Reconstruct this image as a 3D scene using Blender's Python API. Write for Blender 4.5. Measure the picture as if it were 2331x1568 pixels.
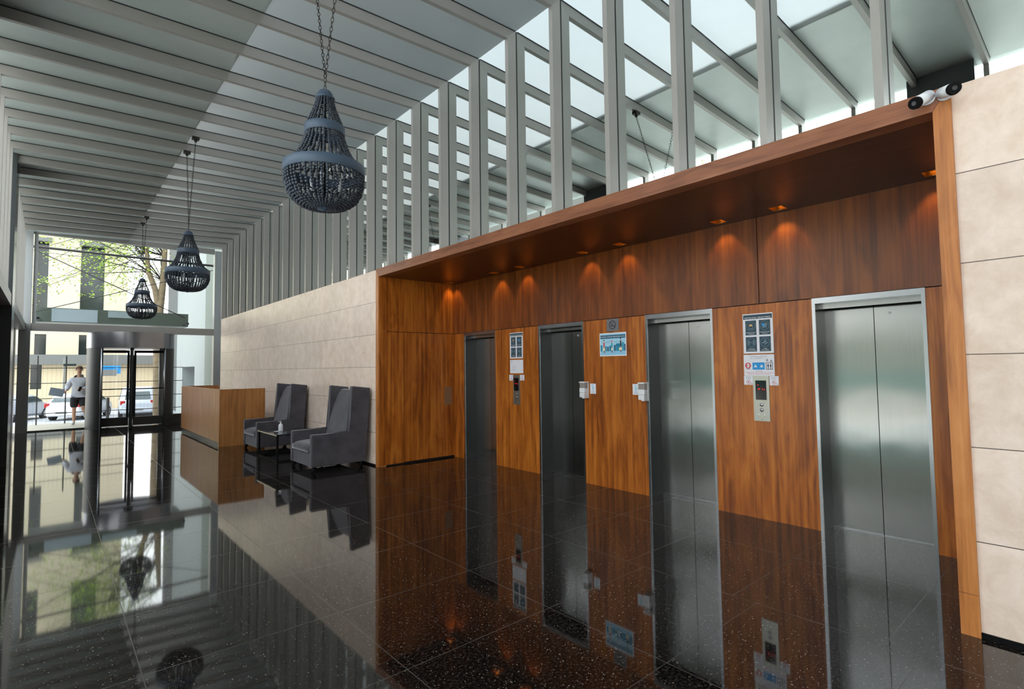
import bpy, bmesh, math, random
from mathutils import Vector, Matrix
for o in list(bpy.data.objects): bpy.data.objects.remove(o, do_unlink=True)
SC = bpy.context.scene
COL = SC.collection
# ------------------------------------------------------------------ camera
cam = bpy.data.cameras.new('camera'); camo = bpy.data.objects.new('camera', cam); COL.objects.link(camo)
F_PX, CX, CY = 1210.0, 15.6, -9.98
cam.sensor_fit = 'HORIZONTAL'; cam.sensor_width = 36.0
cam.lens = F_PX / 2331 * 36.0
cam.shift_x = -CX / 2331; cam.shift_y = CY / 2331
cam.clip_end = 400
_y, _p, _r = math.radians(41.4257), math.radians(2.9786), math.radians(-0.7655)
_F = Vector((math.sin(_y)*math.cos(_p), math.cos(_y)*math.cos(_p), math.sin(_p)))
_R = Vector((math.cos(_y), -math.sin(_y), 0)); _U = _R.cross(_F)
_R2 = math.cos(_r)*_R + math.sin(_r)*_U; _U2 = -math.sin(_r)*_R + math.cos(_r)*_U
M = Matrix((( _R2.x, _U2.x, -_F.x, 0), (_R2.y, _U2.y, -_F.y, 0), (_R2.z, _U2.z, -_F.z, 1.573), (0, 0, 0, 1)))
camo.matrix_world = M
SC.camera = camo
# ------------------------------------------------------------------ light and exposure
SC.view_settings.view_transform = 'Standard'; SC.view_settings.look = 'None'
SC.view_settings.exposure = 0.95; SC.view_settings.gamma = 1.0; SC.view_settings.use_curve_mapping = False
W = bpy.data.worlds.new('sky'); SC.world = W; W.use_nodes = True
nt = W.node_tree; nt.nodes.clear()
wo = nt.nodes.new('ShaderNodeOutputWorld'); bg = nt.nodes.new('ShaderNodeBackground')
tc = nt.nodes.new('ShaderNodeTexCoord'); sx = nt.nodes.new('ShaderNodeSeparateXYZ'); cr = nt.nodes.new('ShaderNodeValToRGB')
nt.links.new(tc.outputs['Generated'], sx.inputs[0]); nt.links.new(sx.outputs['Z'], cr.inputs[0])
cr.color_ramp.elements[0].position = 0.0; cr.color_ramp.elements[0].color = (1.0, 0.985, 0.955, 1)
cr.color_ramp.elements[1].position = 0.8; cr.color_ramp.elements[1].color = (0.80, 0.90, 1.0, 1)
nt.links.new(cr.outputs[0], bg.inputs[0]); bg.inputs[1].default_value = 2.6
nt.links.new(bg.outputs[0], wo.inputs[0])
sun = bpy.data.lights.new('sun', 'SUN'); sun.energy = 3.2; sun.angle = math.radians(6); sun.color = (1.0, 0.93, 0.82)
suno = bpy.data.objects.new('sun', sun); COL.objects.link(suno)
suno.rotation_euler = Vector((-0.35, 0.75, -0.75)).to_track_quat('-Z', 'Y').to_euler()
suno.location = (10, -10, 20)
# ------------------------------------------------------------------ helpers
rnd = random.Random(7)
class MB:
    def __init__(s): s.b = bmesh.new()
    def box(s, x0, x1, y0, y1, z0, z1, mat=None):
        vs = [s.b.verts.new(p) for p in ((x0,y0,z0),(x1,y0,z0),(x1,y1,z0),(x0,y1,z0),(x0,y0,z1),(x1,y0,z1),(x1,y1,z1),(x0,y1,z1))]
        for f in ((0,3,2,1),(4,5,6,7),(0,1,5,4),(1,2,6,5),(2,3,7,6),(3,0,4,7)): s.b.faces.new([vs[i] for i in f])
        if mat is not None:
            for v in vs: v.co = mat @ v.co
        return s
    def prism(s, pts, axis, a, b):
        # pts: 2D polygon; axis 'x': pts=(y,z); 'y': pts=(x,z); 'z': pts=(x,y)
        def mk(p, t): return (t,p[0],p[1]) if axis=='x' else (p[0],t,p[1]) if axis=='y' else (p[0],p[1],t)
        A = [s.b.verts.new(mk(p,a)) for p in pts]; B = [s.b.verts.new(mk(p,b)) for p in pts]
        n = len(pts); s.b.faces.new(A); s.b.faces.new(B[::-1])
        for i in range(n): s.b.faces.new([A[i], B[i], B[(i+1)%n], A[(i+1)%n]][::-1])
        return s
    def tube(s, p0, p1, r0, r1=None, n=12, caps=True):
        r1 = r0 if r1 is None else r1
        p0, p1 = Vector(p0), Vector(p1); d = (p1-p0).normalized()
        u = d.orthogonal().normalized(); v = d.cross(u)
        A, B = [], []
        for i in range(n):
            a = 2*math.pi*i/n; q = math.cos(a)*u + math.sin(a)*v
            A.append(s.b.verts.new(p0+q*r0)); B.append(s.b.verts.new(p1+q*r1))
        for i in range(n):
            f = s.b.faces.new([A[i], A[(i+1)%n], B[(i+1)%n], B[i]]); f.smooth = True
        if caps: s.b.faces.new(A[::-1]); s.b.faces.new(B)
        return s
    def path(s, pts, rs, n=8):
        if not isinstance(rs, (list, tuple)): rs = [rs]*len(pts)
        pts = [Vector(p) for p in pts]; rings = []; u = None
        for i, p in enumerate(pts):
            d = (pts[min(i+1, len(pts)-1)] - pts[max(i-1, 0)]).normalized()
            if u is None: u = d.orthogonal().normalized()
            u = (u - d*u.dot(d)).normalized(); v = d.cross(u)
            rings.append([s.b.verts.new(p + (math.cos(2*math.pi*k/n)*u + math.sin(2*math.pi*k/n)*v)*rs[i]) for k in range(n)])
        for a, b in zip(rings, rings[1:]):
            for k in range(n):
                f = s.b.faces.new([a[k], a[(k+1)%n], b[(k+1)%n], b[k]]); f.smooth = True
        s.b.faces.new(rings[0][::-1]); s.b.faces.new(rings[-1])
        return s
    def lathe(s, prof, n=32, c=(0,0,0), smooth=True):
        rings = []
        for r, z in prof:
            if r < 1e-6: rings.append([s.b.verts.new((c[0], c[1], c[2]+z))])
            else: rings.append([s.b.verts.new((c[0]+r*math.cos(2*math.pi*i/n), c[1]+r*math.sin(2*math.pi*i/n), c[2]+z)) for i in range(n)])
        for a, b in zip(rings, rings[1:]):
            for i in range(n):
                j = (i+1) % n
                vs = [a[0] if len(a)==1 else a[i]] + ([] if len(a)==1 else [a[j]]) + ([b[0]] if len(b)==1 else [b[j], b[i]])
                f = s.b.faces.new(vs); f.smooth = smooth
        return s
    def ball(s, c, r, n=8, m=6, sc=(1,1,1)):
        prof = [(r*math.sin(math.pi*i/m), -r*math.cos(math.pi*i/m)) for i in range(m+1)]
        prof[0] = (0, -r); prof[-1] = (0, r)
        k = len(s.b.verts); s.b.verts.ensure_lookup_table()
        s.lathe(prof, n)
        s.b.verts.ensure_lookup_table()
        for v in list(s.b.verts)[k:]: v.co = Vector((v.co.x*sc[0]+c[0], v.co.y*sc[1]+c[1], v.co.z*sc[2]+c[2]))
        return s
    def quad(s, a, b, c, d):
        s.b.faces.new([s.b.verts.new(p) for p in (a,b,c,d)]); return s
    def link(s, p0, p1, L, w, r):   # one oval chain link centred between p0,p1 handled by caller
        return s
    def bevel(s, w, seg=2):
        bmesh.ops.bevel(s.b, geom=[e for e in s.b.edges], offset=w, segments=seg, affect='EDGES', profile=0.5, clamp_overlap=True)
        return s
    def build(s, name, mat, parent=None, loc=None, smooth=False):
        bmesh.ops.recalc_face_normals(s.b, faces=s.b.faces)
        me = bpy.data.meshes.new(name); s.b.to_mesh(me); s.b.free()
        if smooth:
            for p in me.polygons: p.use_smooth = True
        o = bpy.data.objects.new(name, me); COL.objects.link(o)
        if mat is not None: me.materials.append(mat)
        if parent is not None: o.parent = parent
        if loc is not None: o.location = loc
        return o
def tag(o, label, cat, group=None, kind=None):
    o['label'] = label; o['category'] = cat
    if group: o['group'] = group
    if kind: o['kind'] = kind
    return o
def thing(name, label, cat, loc=(0,0,0), rz=0.0, group=None, kind=None):
    o = bpy.data.objects.new(name, None); COL.objects.link(o); o.location = loc; o.rotation_euler = (0,0,rz)
    o.empty_display_size = 0.1
    return tag(o, label, cat, group, kind)
def dup(root, loc=None, rz=None, label=None, only=None):
    r = root.copy(); COL.objects.link(r)
    if loc is not None: r.location = loc
    if rz is not None: r.rotation_euler = (0,0,rz)
    if label: r['label'] = label
    for ch in list(root.children):
        c = ch.copy(); COL.objects.link(c); c.parent = r
        for g in list(ch.children):
            d = g.copy(); COL.objects.link(d); d.parent = c
    return r
# ------------------------------------------------------------------ materials
def newmat(name):
    m = bpy.data.materials.new(name); m.use_nodes = True; n = m.node_tree
    b = n.nodes['Principled BSDF']; return m, n, b
def lin(c):
    return tuple(((v/255+0.055)/1.055)**2.4 if v/255 > 0.04045 else v/255/12.92 for v in c) + (1,)
def plain(name, rgb, rough=0.5, metal=0.0, spec=0.5, emit=None, es=0.0, var=0.06, scale=30, bump=0.0):
    m, n, b = newmat(name)
    tx = n.nodes.new('ShaderNodeTexCoord'); no = n.nodes.new('ShaderNodeTexNoise'); no.inputs['Scale'].default_value = scale
    n.links.new(tx.outputs['Object'], no.inputs['Vector'])
    mx = n.nodes.new('ShaderNodeMix'); mx.data_type = 'RGBA'
    c = lin(rgb)
    mx.inputs['A'].default_value = tuple(v*(1-var) for v in c[:3])+(1,); mx.inputs['B'].default_value = tuple(min(1, v*(1+var)) for v in c[:3])+(1,)
    n.links.new(no.outputs['Fac'], mx.inputs['Factor']); n.links.new(mx.outputs['Result'], b.inputs['Base Color'])
    b.inputs['Roughness'].default_value = rough; b.inputs['Metallic'].default_value = metal
    b.inputs['Specular IOR Level'].default_value = spec
    if emit: b.inputs['Emission Color'].default_value = lin(emit); b.inputs['Emission Strength'].default_value = es
    if bump:
        bp = n.nodes.new('ShaderNodeBump'); bp.inputs['Strength'].default_value = bump; bp.inputs['Distance'].default_value = 0.01
        n.links.new(no.outputs['Fac'], bp.inputs['Height']); n.links.new(bp.outputs[0], b.inputs['Normal'])
    return m
def wood(name, dark, mid, light, rough=0.35, sc=1.0, axis='z', knots=True):
    m, n, b = newmat(name)
    tx = n.nodes.new('ShaderNodeTexCoord'); mp = n.nodes.new('ShaderNodeMapping')
    long, cross = 0.6*sc, 22.0*sc
    mp.inputs['Scale'].default_value = {'z':(cross,cross,long),'y':(cross,long,cross),'x':(long,cross,cross)}[axis]
    n.links.new(tx.outputs['Object'], mp.inputs['Vector'])
    n1 = n.nodes.new('ShaderNodeTexNoise'); n1.inputs['Scale'].default_value = 1.0; n1.inputs['Detail'].default_value = 6; n1.inputs['Roughness'].default_value = 0.62; n1.inputs['Distortion'].default_value = 0.35
    n.links.new(mp.outputs[0], n1.inputs['Vector'])
    mp2 = n.nodes.new('ShaderNodeMapping'); mp2.inputs['Scale'].default_value = {'z':(4.0,4.0,0.9),'y':(4.0,0.9,4.0),'x':(0.9,4.0,4.0)}[axis]
    n.links.new(tx.outputs['Object'], mp2.inputs['Vector'])
    n2 = n.nodes.new('ShaderNodeTexNoise'); n2.inputs['Scale'].default_value = 1.6*sc; n2.inputs['Detail'].default_value = 3; n2.inputs['Distortion'].default_value = 1.2
    n.links.new(mp2.outputs[0], n2.inputs['Vector'])
    ad = n.nodes.new('ShaderNodeMath'); ad.operation = 'MULTIPLY_ADD'; ad.inputs[1].default_value = 0.6
    n.links.new(n1.outputs['Fac'], ad.inputs[0])
    ml = n.nodes.new('ShaderNodeMath'); ml.operation = 'MULTIPLY'; ml.inputs[1].default_value = 0.4
    n.links.new(n2.outputs['Fac'], ml.inputs[0]); n.links.new(ml.outputs[0], ad.inputs[2])
    cr = n.nodes.new('ShaderNodeValToRGB'); e = cr.color_ramp.elements
    e[0].position = 0.36; e[0].color = lin(dark); e[1].position = 0.66; e[1].color = lin(light)
    k = e.new(0.5); k.color = lin(mid)
    n.links.new(ad.outputs[0], cr.inputs[0])
    out = cr.outputs[0]
    if knots:
        vo = n.nodes.new('ShaderNodeTexVoronoi'); vo.inputs['Scale'].default_value = 1.0; vo.inputs['Randomness'].default_value = 1.0
        mp3 = n.nodes.new('ShaderNodeMapping'); mp3.inputs['Scale'].default_value = {'z':(6.5,6.5,2.0),'y':(6.5,2.0,6.5),'x':(2.0,6.5,6.5)}[axis]
        n.links.new(tx.outputs['Object'], mp3.inputs['Vector']); n.links.new(mp3.outputs[0], vo.inputs['Vector'])
        rr = n.nodes.new('ShaderNodeMapRange'); rr.inputs['From Min'].default_value = 0.02; rr.inputs['From Max'].default_value = 0.16; rr.inputs['To Min'].default_value = 0.55; rr.inputs['To Max'].default_value = 0.0
        n.links.new(vo.outputs['Distance'], rr.inputs['Value'])
        mx = n.nodes.new('ShaderNodeMix'); mx.data_type = 'RGBA'; mx.inputs['B'].default_value = lin(dark)
        n.links.new(rr.outputs[0], mx.inputs['Factor']); n.links.new(out, mx.inputs['A']); out = mx.outputs['Result']
    n.links.new(out, b.inputs['Base Color'])
    b.inputs['Roughness'].default_value = rough
    return m
def granite():
    m, n, b = newmat('polished_dark_granite')
    tx = n.nodes.new('ShaderNodeTexCoord')
    sp = n.nodes.new('ShaderNodeSeparateXYZ'); n.links.new(tx.outputs['Object'], sp.inputs[0])
    def math_(op, a, bv=None, c=None):
        k = n.nodes.new('ShaderNodeMath'); k.operation = op
        for i, v in enumerate((a, bv, c)):
            if v is None: continue
            if isinstance(v, (int, float)): k.inputs[i].default_value = v
            else: n.links.new(v, k.inputs[i])
        return k.outputs[0]
    no = n.nodes.new('ShaderNodeTexNoise'); no.inputs['Scale'].default_value = 62; no.inputs['Detail'].default_value = 6; no.inputs['Roughness'].default_value = 0.7
    n.links.new(tx.outputs['Object'], no.inputs['Vector'])
    cr = n.nodes.new('ShaderNodeValToRGB'); e = cr.color_ramp.elements
    e[0].position = 0.50; e[0].color = (0.0035,0.0035,0.0035,1); e[1].position = 0.66; e[1].color = (0.060,0.044,0.034,1)
    n.links.new(no.outputs['Fac'], cr.inputs[0])
    vo = n.nodes.new('ShaderNodeTexVoronoi'); vo.inputs['Scale'].default_value = 58; n.links.new(tx.outputs['Object'], vo.inputs['Vector'])
    sc = n.nodes.new('ShaderNodeSeparateColor'); n.links.new(vo.outputs['Color'], sc.inputs[0])
    f1 = math_('MULTIPLY', math_('GREATER_THAN', sc.outputs[0], 0.95), math_('LESS_THAN', vo.outputs['Distance'], 0.26))
    mx = n.nodes.new('ShaderNodeMix'); mx.data_type = 'RGBA'; mx.inputs['B'].default_value = (0.17,0.14,0.11,1)
    n.links.new(f1, mx.inputs['Factor']); n.links.new(cr.outputs[0], mx.inputs['A'])
    vo2 = n.nodes.new('ShaderNodeTexVoronoi'); vo2.inputs['Scale'].default_value = 120; n.links.new(tx.outputs['Object'], vo2.inputs['Vector'])
    sc2 = n.nodes.new('ShaderNodeSeparateColor'); n.links.new(vo2.outputs['Color'], sc2.inputs[0])
    f2 = math_('MULTIPLY', math_('GREATER_THAN', sc2.outputs[0], 0.965), math_('LESS_THAN', vo2.outputs['Distance'], 0.3))
    mx2 = n.nodes.new('ShaderNodeMix'); mx2.data_type = 'RGBA'; mx2.inputs['B'].default_value = (0.26,0.24,0.22,1)
    n.links.new(f2, mx2.inputs['Factor']); n.links.new(mx.outputs['Result'], mx2.inputs['A'])
    # tile joints
    def line(coord, off, pitch, w):
        t = math_('DIVIDE', math_('SUBTRACT', coord, off), pitch)
        fr = math_('ABSOLUTE', math_('SUBTRACT', math_('FRACT', math_('ADD', t, 0.5)), 0.5))
        return math_('LESS_THAN', fr, w/pitch/2)
    lx = line(sp.outputs[0], 0.40, 1.047, 0.0045)
    sh = math_('MULTIPLY', math_('GREATER_THAN', sp.outputs[0], 3.541), 0.165)
    ly = line(math_('SUBTRACT', sp.outputs[1], sh), 2.56, 0.885, 0.0045)
    ln = math_('MAXIMUM', lx, ly)
    mx3 = n.nodes.new('ShaderNodeMix'); mx3.data_type = 'RGBA'; mx3.inputs['B'].default_value = (0.055,0.05,0.046,1)
    n.links.new(ln, mx3.inputs['Factor']); n.links.new(mx2.outputs['Result'], mx3.inputs['A'])
    n.links.new(mx3.outputs['Result'], b.inputs['Base Color'])
    b.inputs['Roughness'].default_value = 0.035; b.inputs['IOR'].default_value = 1.64
    rg = math_('MULTIPLY_ADD', no.outputs['Fac'], 0.06, 0.01); rg2 = math_('MAXIMUM', rg, math_('MULTIPLY', ln, 0.3))
    n.links.new(rg2, b.inputs['Roughness'])
    return m
def travertine():
    m, n, b = newmat('travertine_slabs')
    tx = n.nodes.new('ShaderNodeTexCoord'); sp = n.nodes.new('ShaderNodeSeparateXYZ'); n.links.new(tx.outputs['Object'], sp.inputs[0])
    def math_(op, a, bv=None, c=None):
        k = n.nodes.new('ShaderNodeMath'); k.operation = op
        for i, v in enumerate((a, bv, c)):
            if v is None: continue
            if isinstance(v, (int, float)): k.inputs[i].default_value = v
            else: n.links.new(v, k.inputs[i])
        return k.outputs[0]
    no = n.nodes.new('ShaderNodeTexNoise'); no.inputs['Scale'].default_value = 5.0; no.inputs['Detail'].default_value = 10; no.inputs['Roughness'].default_value = 0.7; no.inputs['Distortion'].default_value = 0.25
    n.links.new(tx.outputs['Object'], no.inputs['Vector'])
    cr = n.nodes.new('ShaderNodeValToRGB'); e = cr.color_ramp.elements
    e[0].position = 0.36; e[0].color = lin((216,192,174)); e[1].position = 0.66; e[1].color = lin((235,216,203))
    k = e.new(0.5); k.color = lin((225,204,188))
    n.links.new(no.outputs['Fac'], cr.inputs[0])
    # slab to slab tone
    rz = math_('FLOOR', math_('DIVIDE', sp.outputs[2], 0.5387)); ry = math_('FLOOR', math_('DIVIDE', math_('ADD', sp.outputs[1], math_('MULTIPLY', rz, 0.37)), 1.05))
    cb = n.nodes.new('ShaderNodeCombineXYZ'); n.links.new(ry, cb.inputs[0]); n.links.new(rz, cb.inputs[1])
    wn = n.nodes.new('ShaderNodeTexWhiteNoise'); n.links.new(cb.outputs[0], wn.inputs['Vector'])
    hv = n.nodes.new('ShaderNodeHueSaturation'); n.links.new(math_('MULTIPLY_ADD', wn.outputs['Value'], 0.16, 0.92), hv.inputs['Value']); n.links.new(cr.outputs[0], hv.inputs['Color'])
    t = math_('DIVIDE', sp.outputs[2], 0.5387)
    fr = math_('ABSOLUTE', math_('SUBTRACT', math_('FRACT', math_('ADD', t, 0.5)), 0.5))
    ln = math_('LESS_THAN', fr, 0.0052)
    mx = n.nodes.new('ShaderNodeMix'); mx.data_type = 'RGBA'; mx.inputs['B'].default_value = lin((84,72,60))
    n.links.new(ln, mx.inputs['Factor']); n.links.new(hv.outputs[0], mx.inputs['A']); n.links.new(mx.outputs['Result'], b.inputs['Base Color'])
    b.inputs['Roughness'].default_value = 0.32
    bp = n.nodes.new('ShaderNodeBump'); bp.inputs['Strength'].default_value = 0.05; n.links.new(no.outputs['Fac'], bp.inputs['Height'])
    n.links.new(bp.outputs[0], b.inputs['Normal'])
    return m
def brushed(name, rgb, rough=0.26, aniso=0.75, wav=0.25, tangent='Z'):
    m, n, b = newmat(name)
    tx = n.nodes.new('ShaderNodeTexCoord'); mp = n.nodes.new('ShaderNodeMapping')
    mp.inputs['Scale'].default_value = (260,260,1.5)
    n.links.new(tx.outputs['Object'], mp.inputs['Vector'])
    no = n.nodes.new('ShaderNodeTexNoise'); no.inputs['Scale'].default_value = 1.0; no.inputs['Detail'].default_value = 3
    n.links.new(mp.outputs[0], no.inputs['Vector'])
    cr = n.nodes.new('ShaderNodeValToRGB'); e = cr.color_ramp.elements; c = lin(rgb)
    e[0].position = 0.3; e[0].color = tuple(v*0.9 for v in c[:3])+(1,); e[1].position = 0.7; e[1].color = c
    n.links.new(no.outputs['Fac'], cr.inputs[0]); n.links.new(cr.outputs[0], b.inputs['Base Color'])
    b.inputs['Metallic'].default_value = 1.0; b.inputs['Roughness'].default_value = rough
    b.inputs['Anisotropic'].default_value = aniso
    tg = n.nodes.new('ShaderNodeCombineXYZ'); tg.inputs[1].default_value = 1.0
    n.links.new(tg.outputs[0], b.inputs['Tangent'])
    if wav:
        n2 = n.nodes.new('ShaderNodeTexNoise'); n2.inputs['Scale'].default_value = 2.2; n2.inputs['Detail'].default_value = 1
        n.links.new(tx.outputs['Object'], n2.inputs['Vector'])
        bp = n.nodes.new('ShaderNodeBump'); bp.inputs['Strength'].default_value = wav; bp.inputs['Distance'].default_value = 0.012
        n.links.new(n2.outputs['Fac'], bp.inputs['Height']); n.links.new(bp.outputs[0], b.inputs['Normal'])
    return m
def glass(name, tint=(0.93,0.97,0.96), refl=1.0):
    m = bpy.data.materials.new(name); m.use_nodes = True; n = m.node_tree; n.nodes.clear()
    o = n.nodes.new('ShaderNodeOutputMaterial'); mx = n.nodes.new('ShaderNodeMixShader')
    t = n.nodes.new('ShaderNodeBsdfTransparent'); t.inputs[0].default_value = tint+(1,)
    g = n.nodes.new('ShaderNodeBsdfGlossy'); g.inputs['Roughness'].default_value = 0.0
    fr = n.nodes.new('ShaderNodeFresnel'); fr.inputs['IOR'].default_value = 1.5
    ml = n.nodes.new('ShaderNodeMath'); ml.operation = 'MULTIPLY'; ml.inputs[1].default_value = refl
    n.links.new(fr.outputs[0], ml.inputs[0]); n.links.new(ml.outputs[0], mx.inputs[0])
    n.links.new(t.outputs[0], mx.inputs[1]); n.links.new(g.outputs[0], mx.inputs[2]); n.links.new(mx.outputs[0], o.inputs[0])
    return m
def mirror_mat():
    m, n, b = newmat('mirror_glass'); b.inputs['Base Color'].default_value = (0.80,0.86,0.85,1)
    b.inputs['Metallic'].default_value = 1.0; b.inputs['Roughness'].default_value = 0.0
    return m
def frosted(name, metal, rough, ca, cb_):
    m, n, b = newmat(name)
    tx = n.nodes.new('ShaderNodeTexCoord'); no = n.nodes.new('ShaderNodeTexNoise'); no.inputs['Scale'].default_value = 2.0; no.inputs['Detail'].default_value = 4
    n.links.new(tx.outputs['Object'], no.inputs['Vector'])
    cr = n.nodes.new('ShaderNodeValToRGB'); e = cr.color_ramp.elements
    e[0].position = 0.3; e[0].color = lin(ca); e[1].position = 0.7; e[1].color = lin(cb_)
    n.links.new(no.outputs['Fac'], cr.inputs[0])
    # dirt streak along the joint between the two panel rows
    sp = n.nodes.new('ShaderNodeSeparateXYZ'); n.links.new(tx.outputs['Object'], sp.inputs[0])
    a = n.nodes.new('ShaderNodeMath'); a.operation = 'SUBTRACT'; a.inputs[1].default_value = 1.70; n.links.new(sp.outputs[0], a.inputs[0])
    ab = n.nodes.new('ShaderNodeMath'); ab.operation = 'ABSOLUTE'; n.links.new(a.outputs[0], ab.inputs[0])
    mr = n.nodes.new('ShaderNodeMapRange'); mr.inputs['From Min'].default_value = 0.006; mr.inputs['From Max'].default_value = 0.035; mr.inputs['To Min'].default_value = 0.75; mr.inputs['To Max'].default_value = 0
    n.links.new(ab.outputs[0], mr.inputs['Value'])
    n3 = n.nodes.new('ShaderNodeTexNoise'); n3.inputs['Scale'].default_value = 1.7; n.links.new(tx.outputs['Object'], n3.inputs['Vector'])
    mr3 = n.nodes.new('ShaderNodeMapRange'); mr3.inputs['From Min'].default_value = 0.42; mr3.inputs['From Max'].default_value = 0.65; n.links.new(n3.outputs['Fac'], mr3.inputs['Value'])
    mu = n.nodes.new('ShaderNodeMath'); mu.operation = 'MULTIPLY'; n.links.new(mr.outputs[0], mu.inputs[0]); n.links.new(mr3.outputs[0], mu.inputs[1])
    mx = n.nodes.new('ShaderNodeMix'); mx.data_type = 'RGBA'; mx.inputs['B'].default_value = lin((84,84,78)); n.links.new(mu.outputs[0], mx.inputs['Factor']); n.links.new(cr.outputs[0], mx.inputs['A'])
    n.links.new(mx.outputs['Result'], b.inputs['Base Color'])
    b.inputs['Roughness'].default_value = rough; b.inputs['Metallic'].default_value = metal; b.inputs['IOR'].default_value = 1.7
    return m
M_ = {}
M_['granite'] = granite(); M_['stone'] = travertine(); M_['frost'] = frosted('matte_ceiling_panel', 0.12, 0.40, (172,183,181), (184,194,192)); M_['frost'].node_tree.nodes['Principled BSDF'].inputs['IOR'].default_value = 2.2; M_['frost2'] = frosted('translucent_roof_glass', 0.0, 0.36, (156,164,162), (166,174,172)); M_['mirror'] = mirror_mat()
_n = M_['frost2'].node_tree; _o = [q for q in _n.nodes if q.type == 'OUTPUT_MATERIAL'][0]; _mx = _n.nodes.new('ShaderNodeMixShader'); _rf = _n.nodes.new('ShaderNodeBsdfRefraction')
_rf.inputs['Roughness'].default_value = 0.65; _rf.inputs['IOR'].default_value = 1.15; _rf.inputs['Color'].default_value = (0.92,0.93,0.93,1)
_mx.inputs[0].default_value = 0.5; _n.links.new(_n.nodes['Principled BSDF'].outputs[0], _mx.inputs[1]); _n.links.new(_rf.outputs[0], _mx.inputs[2]); _n.links.new(_mx.outputs[0], _o.inputs[0])
M_['wood'] = wood('alcove_wood', (112,54,12), (164,90,25), (198,120,44))
M_['wood_shaded'] = wood('shaded_alcove_wood', (88,43,14), (120,63,21), (148,84,32), knots=False, sc=0.8)  # same veneer as the lower panels, with the upper shade put into its colour
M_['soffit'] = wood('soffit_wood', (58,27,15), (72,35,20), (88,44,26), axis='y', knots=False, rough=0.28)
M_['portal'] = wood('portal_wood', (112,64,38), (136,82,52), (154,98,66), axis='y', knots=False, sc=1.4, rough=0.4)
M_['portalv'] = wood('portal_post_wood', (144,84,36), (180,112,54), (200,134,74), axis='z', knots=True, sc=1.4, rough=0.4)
M_['desk'] = wood('desk_wood', (150,98,50), (178,118,64), (196,136,78), rough=0.35, knots=False)
M_['steel'] = brushed('brushed_steel', (152,154,152), rough=0.2, aniso=0.93); M_['steeld'] = plain('dark_satin_steel', (74,72,70), rough=0.4, metal=0.4, var=0.03)
M_['frame'] = plain('polished_steel_frame', (168,170,174), rough=0.24, metal=1.0, var=0.03); M_['reveal'] = plain('steel_reveal', (72,72,74), rough=0.3, metal=0.85, var=0.03)
M_['alu'] = plain('grey_aluminium', (160,157,152), rough=0.38, metal=0.2, var=0.03, scale=8)
M_['alud'] = plain('dark_joint', (40,44,46), rough=0.6)
M_['black'] = plain('black', (16,16,17), rough=0.6, spec=0.08)
M_['gap'] = plain('shadow_gap', (14,10,8), rough=0.9)
M_['conc0'] = plain('grey_plaster', (128,130,128), rough=0.7); M_['darkgran'] = plain('dark_granite_pier', (62,66,68), rough=0.25, var=0.35, scale=60)
M_['glass'] = glass('clear_glass', (0.96,0.97,0.965)); M_['glass2'] = glass('entrance_glass', (0.90,0.94,0.93), 1.2)
M_['white'] = plain('white_plastic', (226,228,232), rough=0.35, var=0.02)
M_['paper'] = plain('paper', (228,230,238), rough=0.7, var=0.01)
# ------------------------------------------------------------------ main dimensions
XW, XS, XB, XM, XL = 4.009, 4.03, 5.4923, 4.149, -0.55     # portal face, stone face, alcove back, mirror, left rib face
ZT, ZI = 3.232, 3.101                                     # portal top / soffit
Y1, Y1I, Y0O, Y0I = 8.10, 8.004, 0.605, 0.697             # portal ends
YE = 19.70                                                 # entrance glazing
S = 1.0352
def zpan(x): return 5.654 - 0.036*(XM - x)
# ------------------------------------------------------------------ floor, walls, ceiling
f = MB().box(-0.9, 5.80, -5.0, YE, -0.2, 0.0).build('floor', M_['granite']); tag(f, 'polished dark granite tile floor of the lobby', 'floor', kind='structure')
t = MB().box(-3.0, 4.3, YE, 22.6, -1.0, -0.004).build('ground_terrace', plain('terrace_paving', (176,168,156), rough=0.5)); tag(t, 'pale paved terrace outside the entrance doors', 'paving', kind='structure')
MB_ = MB().box(XS, XS+0.3, Y1, 18.79, 0.0, ZT-0.006); o = MB_.build('wall_right', M_['stone']); tag(o, 'travertine slab wall behind the armchairs and reception desk', 'wall', kind='structure')
o = MB().box(XS, XS+0.3, -5.0, Y0O, 0.0, ZT-0.006).build('wall_right.001', M_['stone']); tag(o, 'travertine slab wall at the right end beside the wooden portal', 'wall', kind='structure')
o = MB().box(XS-0.012, XS, Y1, 18.79, 0.0, 0.03).build('baseboard_right', M_['black']); tag(o, 'thin black skirting under the travertine wall behind the armchairs', 'baseboard', kind='structure')
o = MB().box(XS-0.012, XS, -5.0, Y0O, 0.0, 0.03).build('baseboard_front', M_['black']); tag(o, 'thin black skirting under the travertine wall at the right edge', 'baseboard', kind='structure')
o = MB().box(XM+0.004, XM+0.2, -5.0, 19.2, ZT-0.02, 5.66).build('wall_right_upper', M_['mirror']); tag(o, 'tall mirror glass above the stone wall behind the grey ribs', 'mirror wall', kind='structure')
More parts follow.
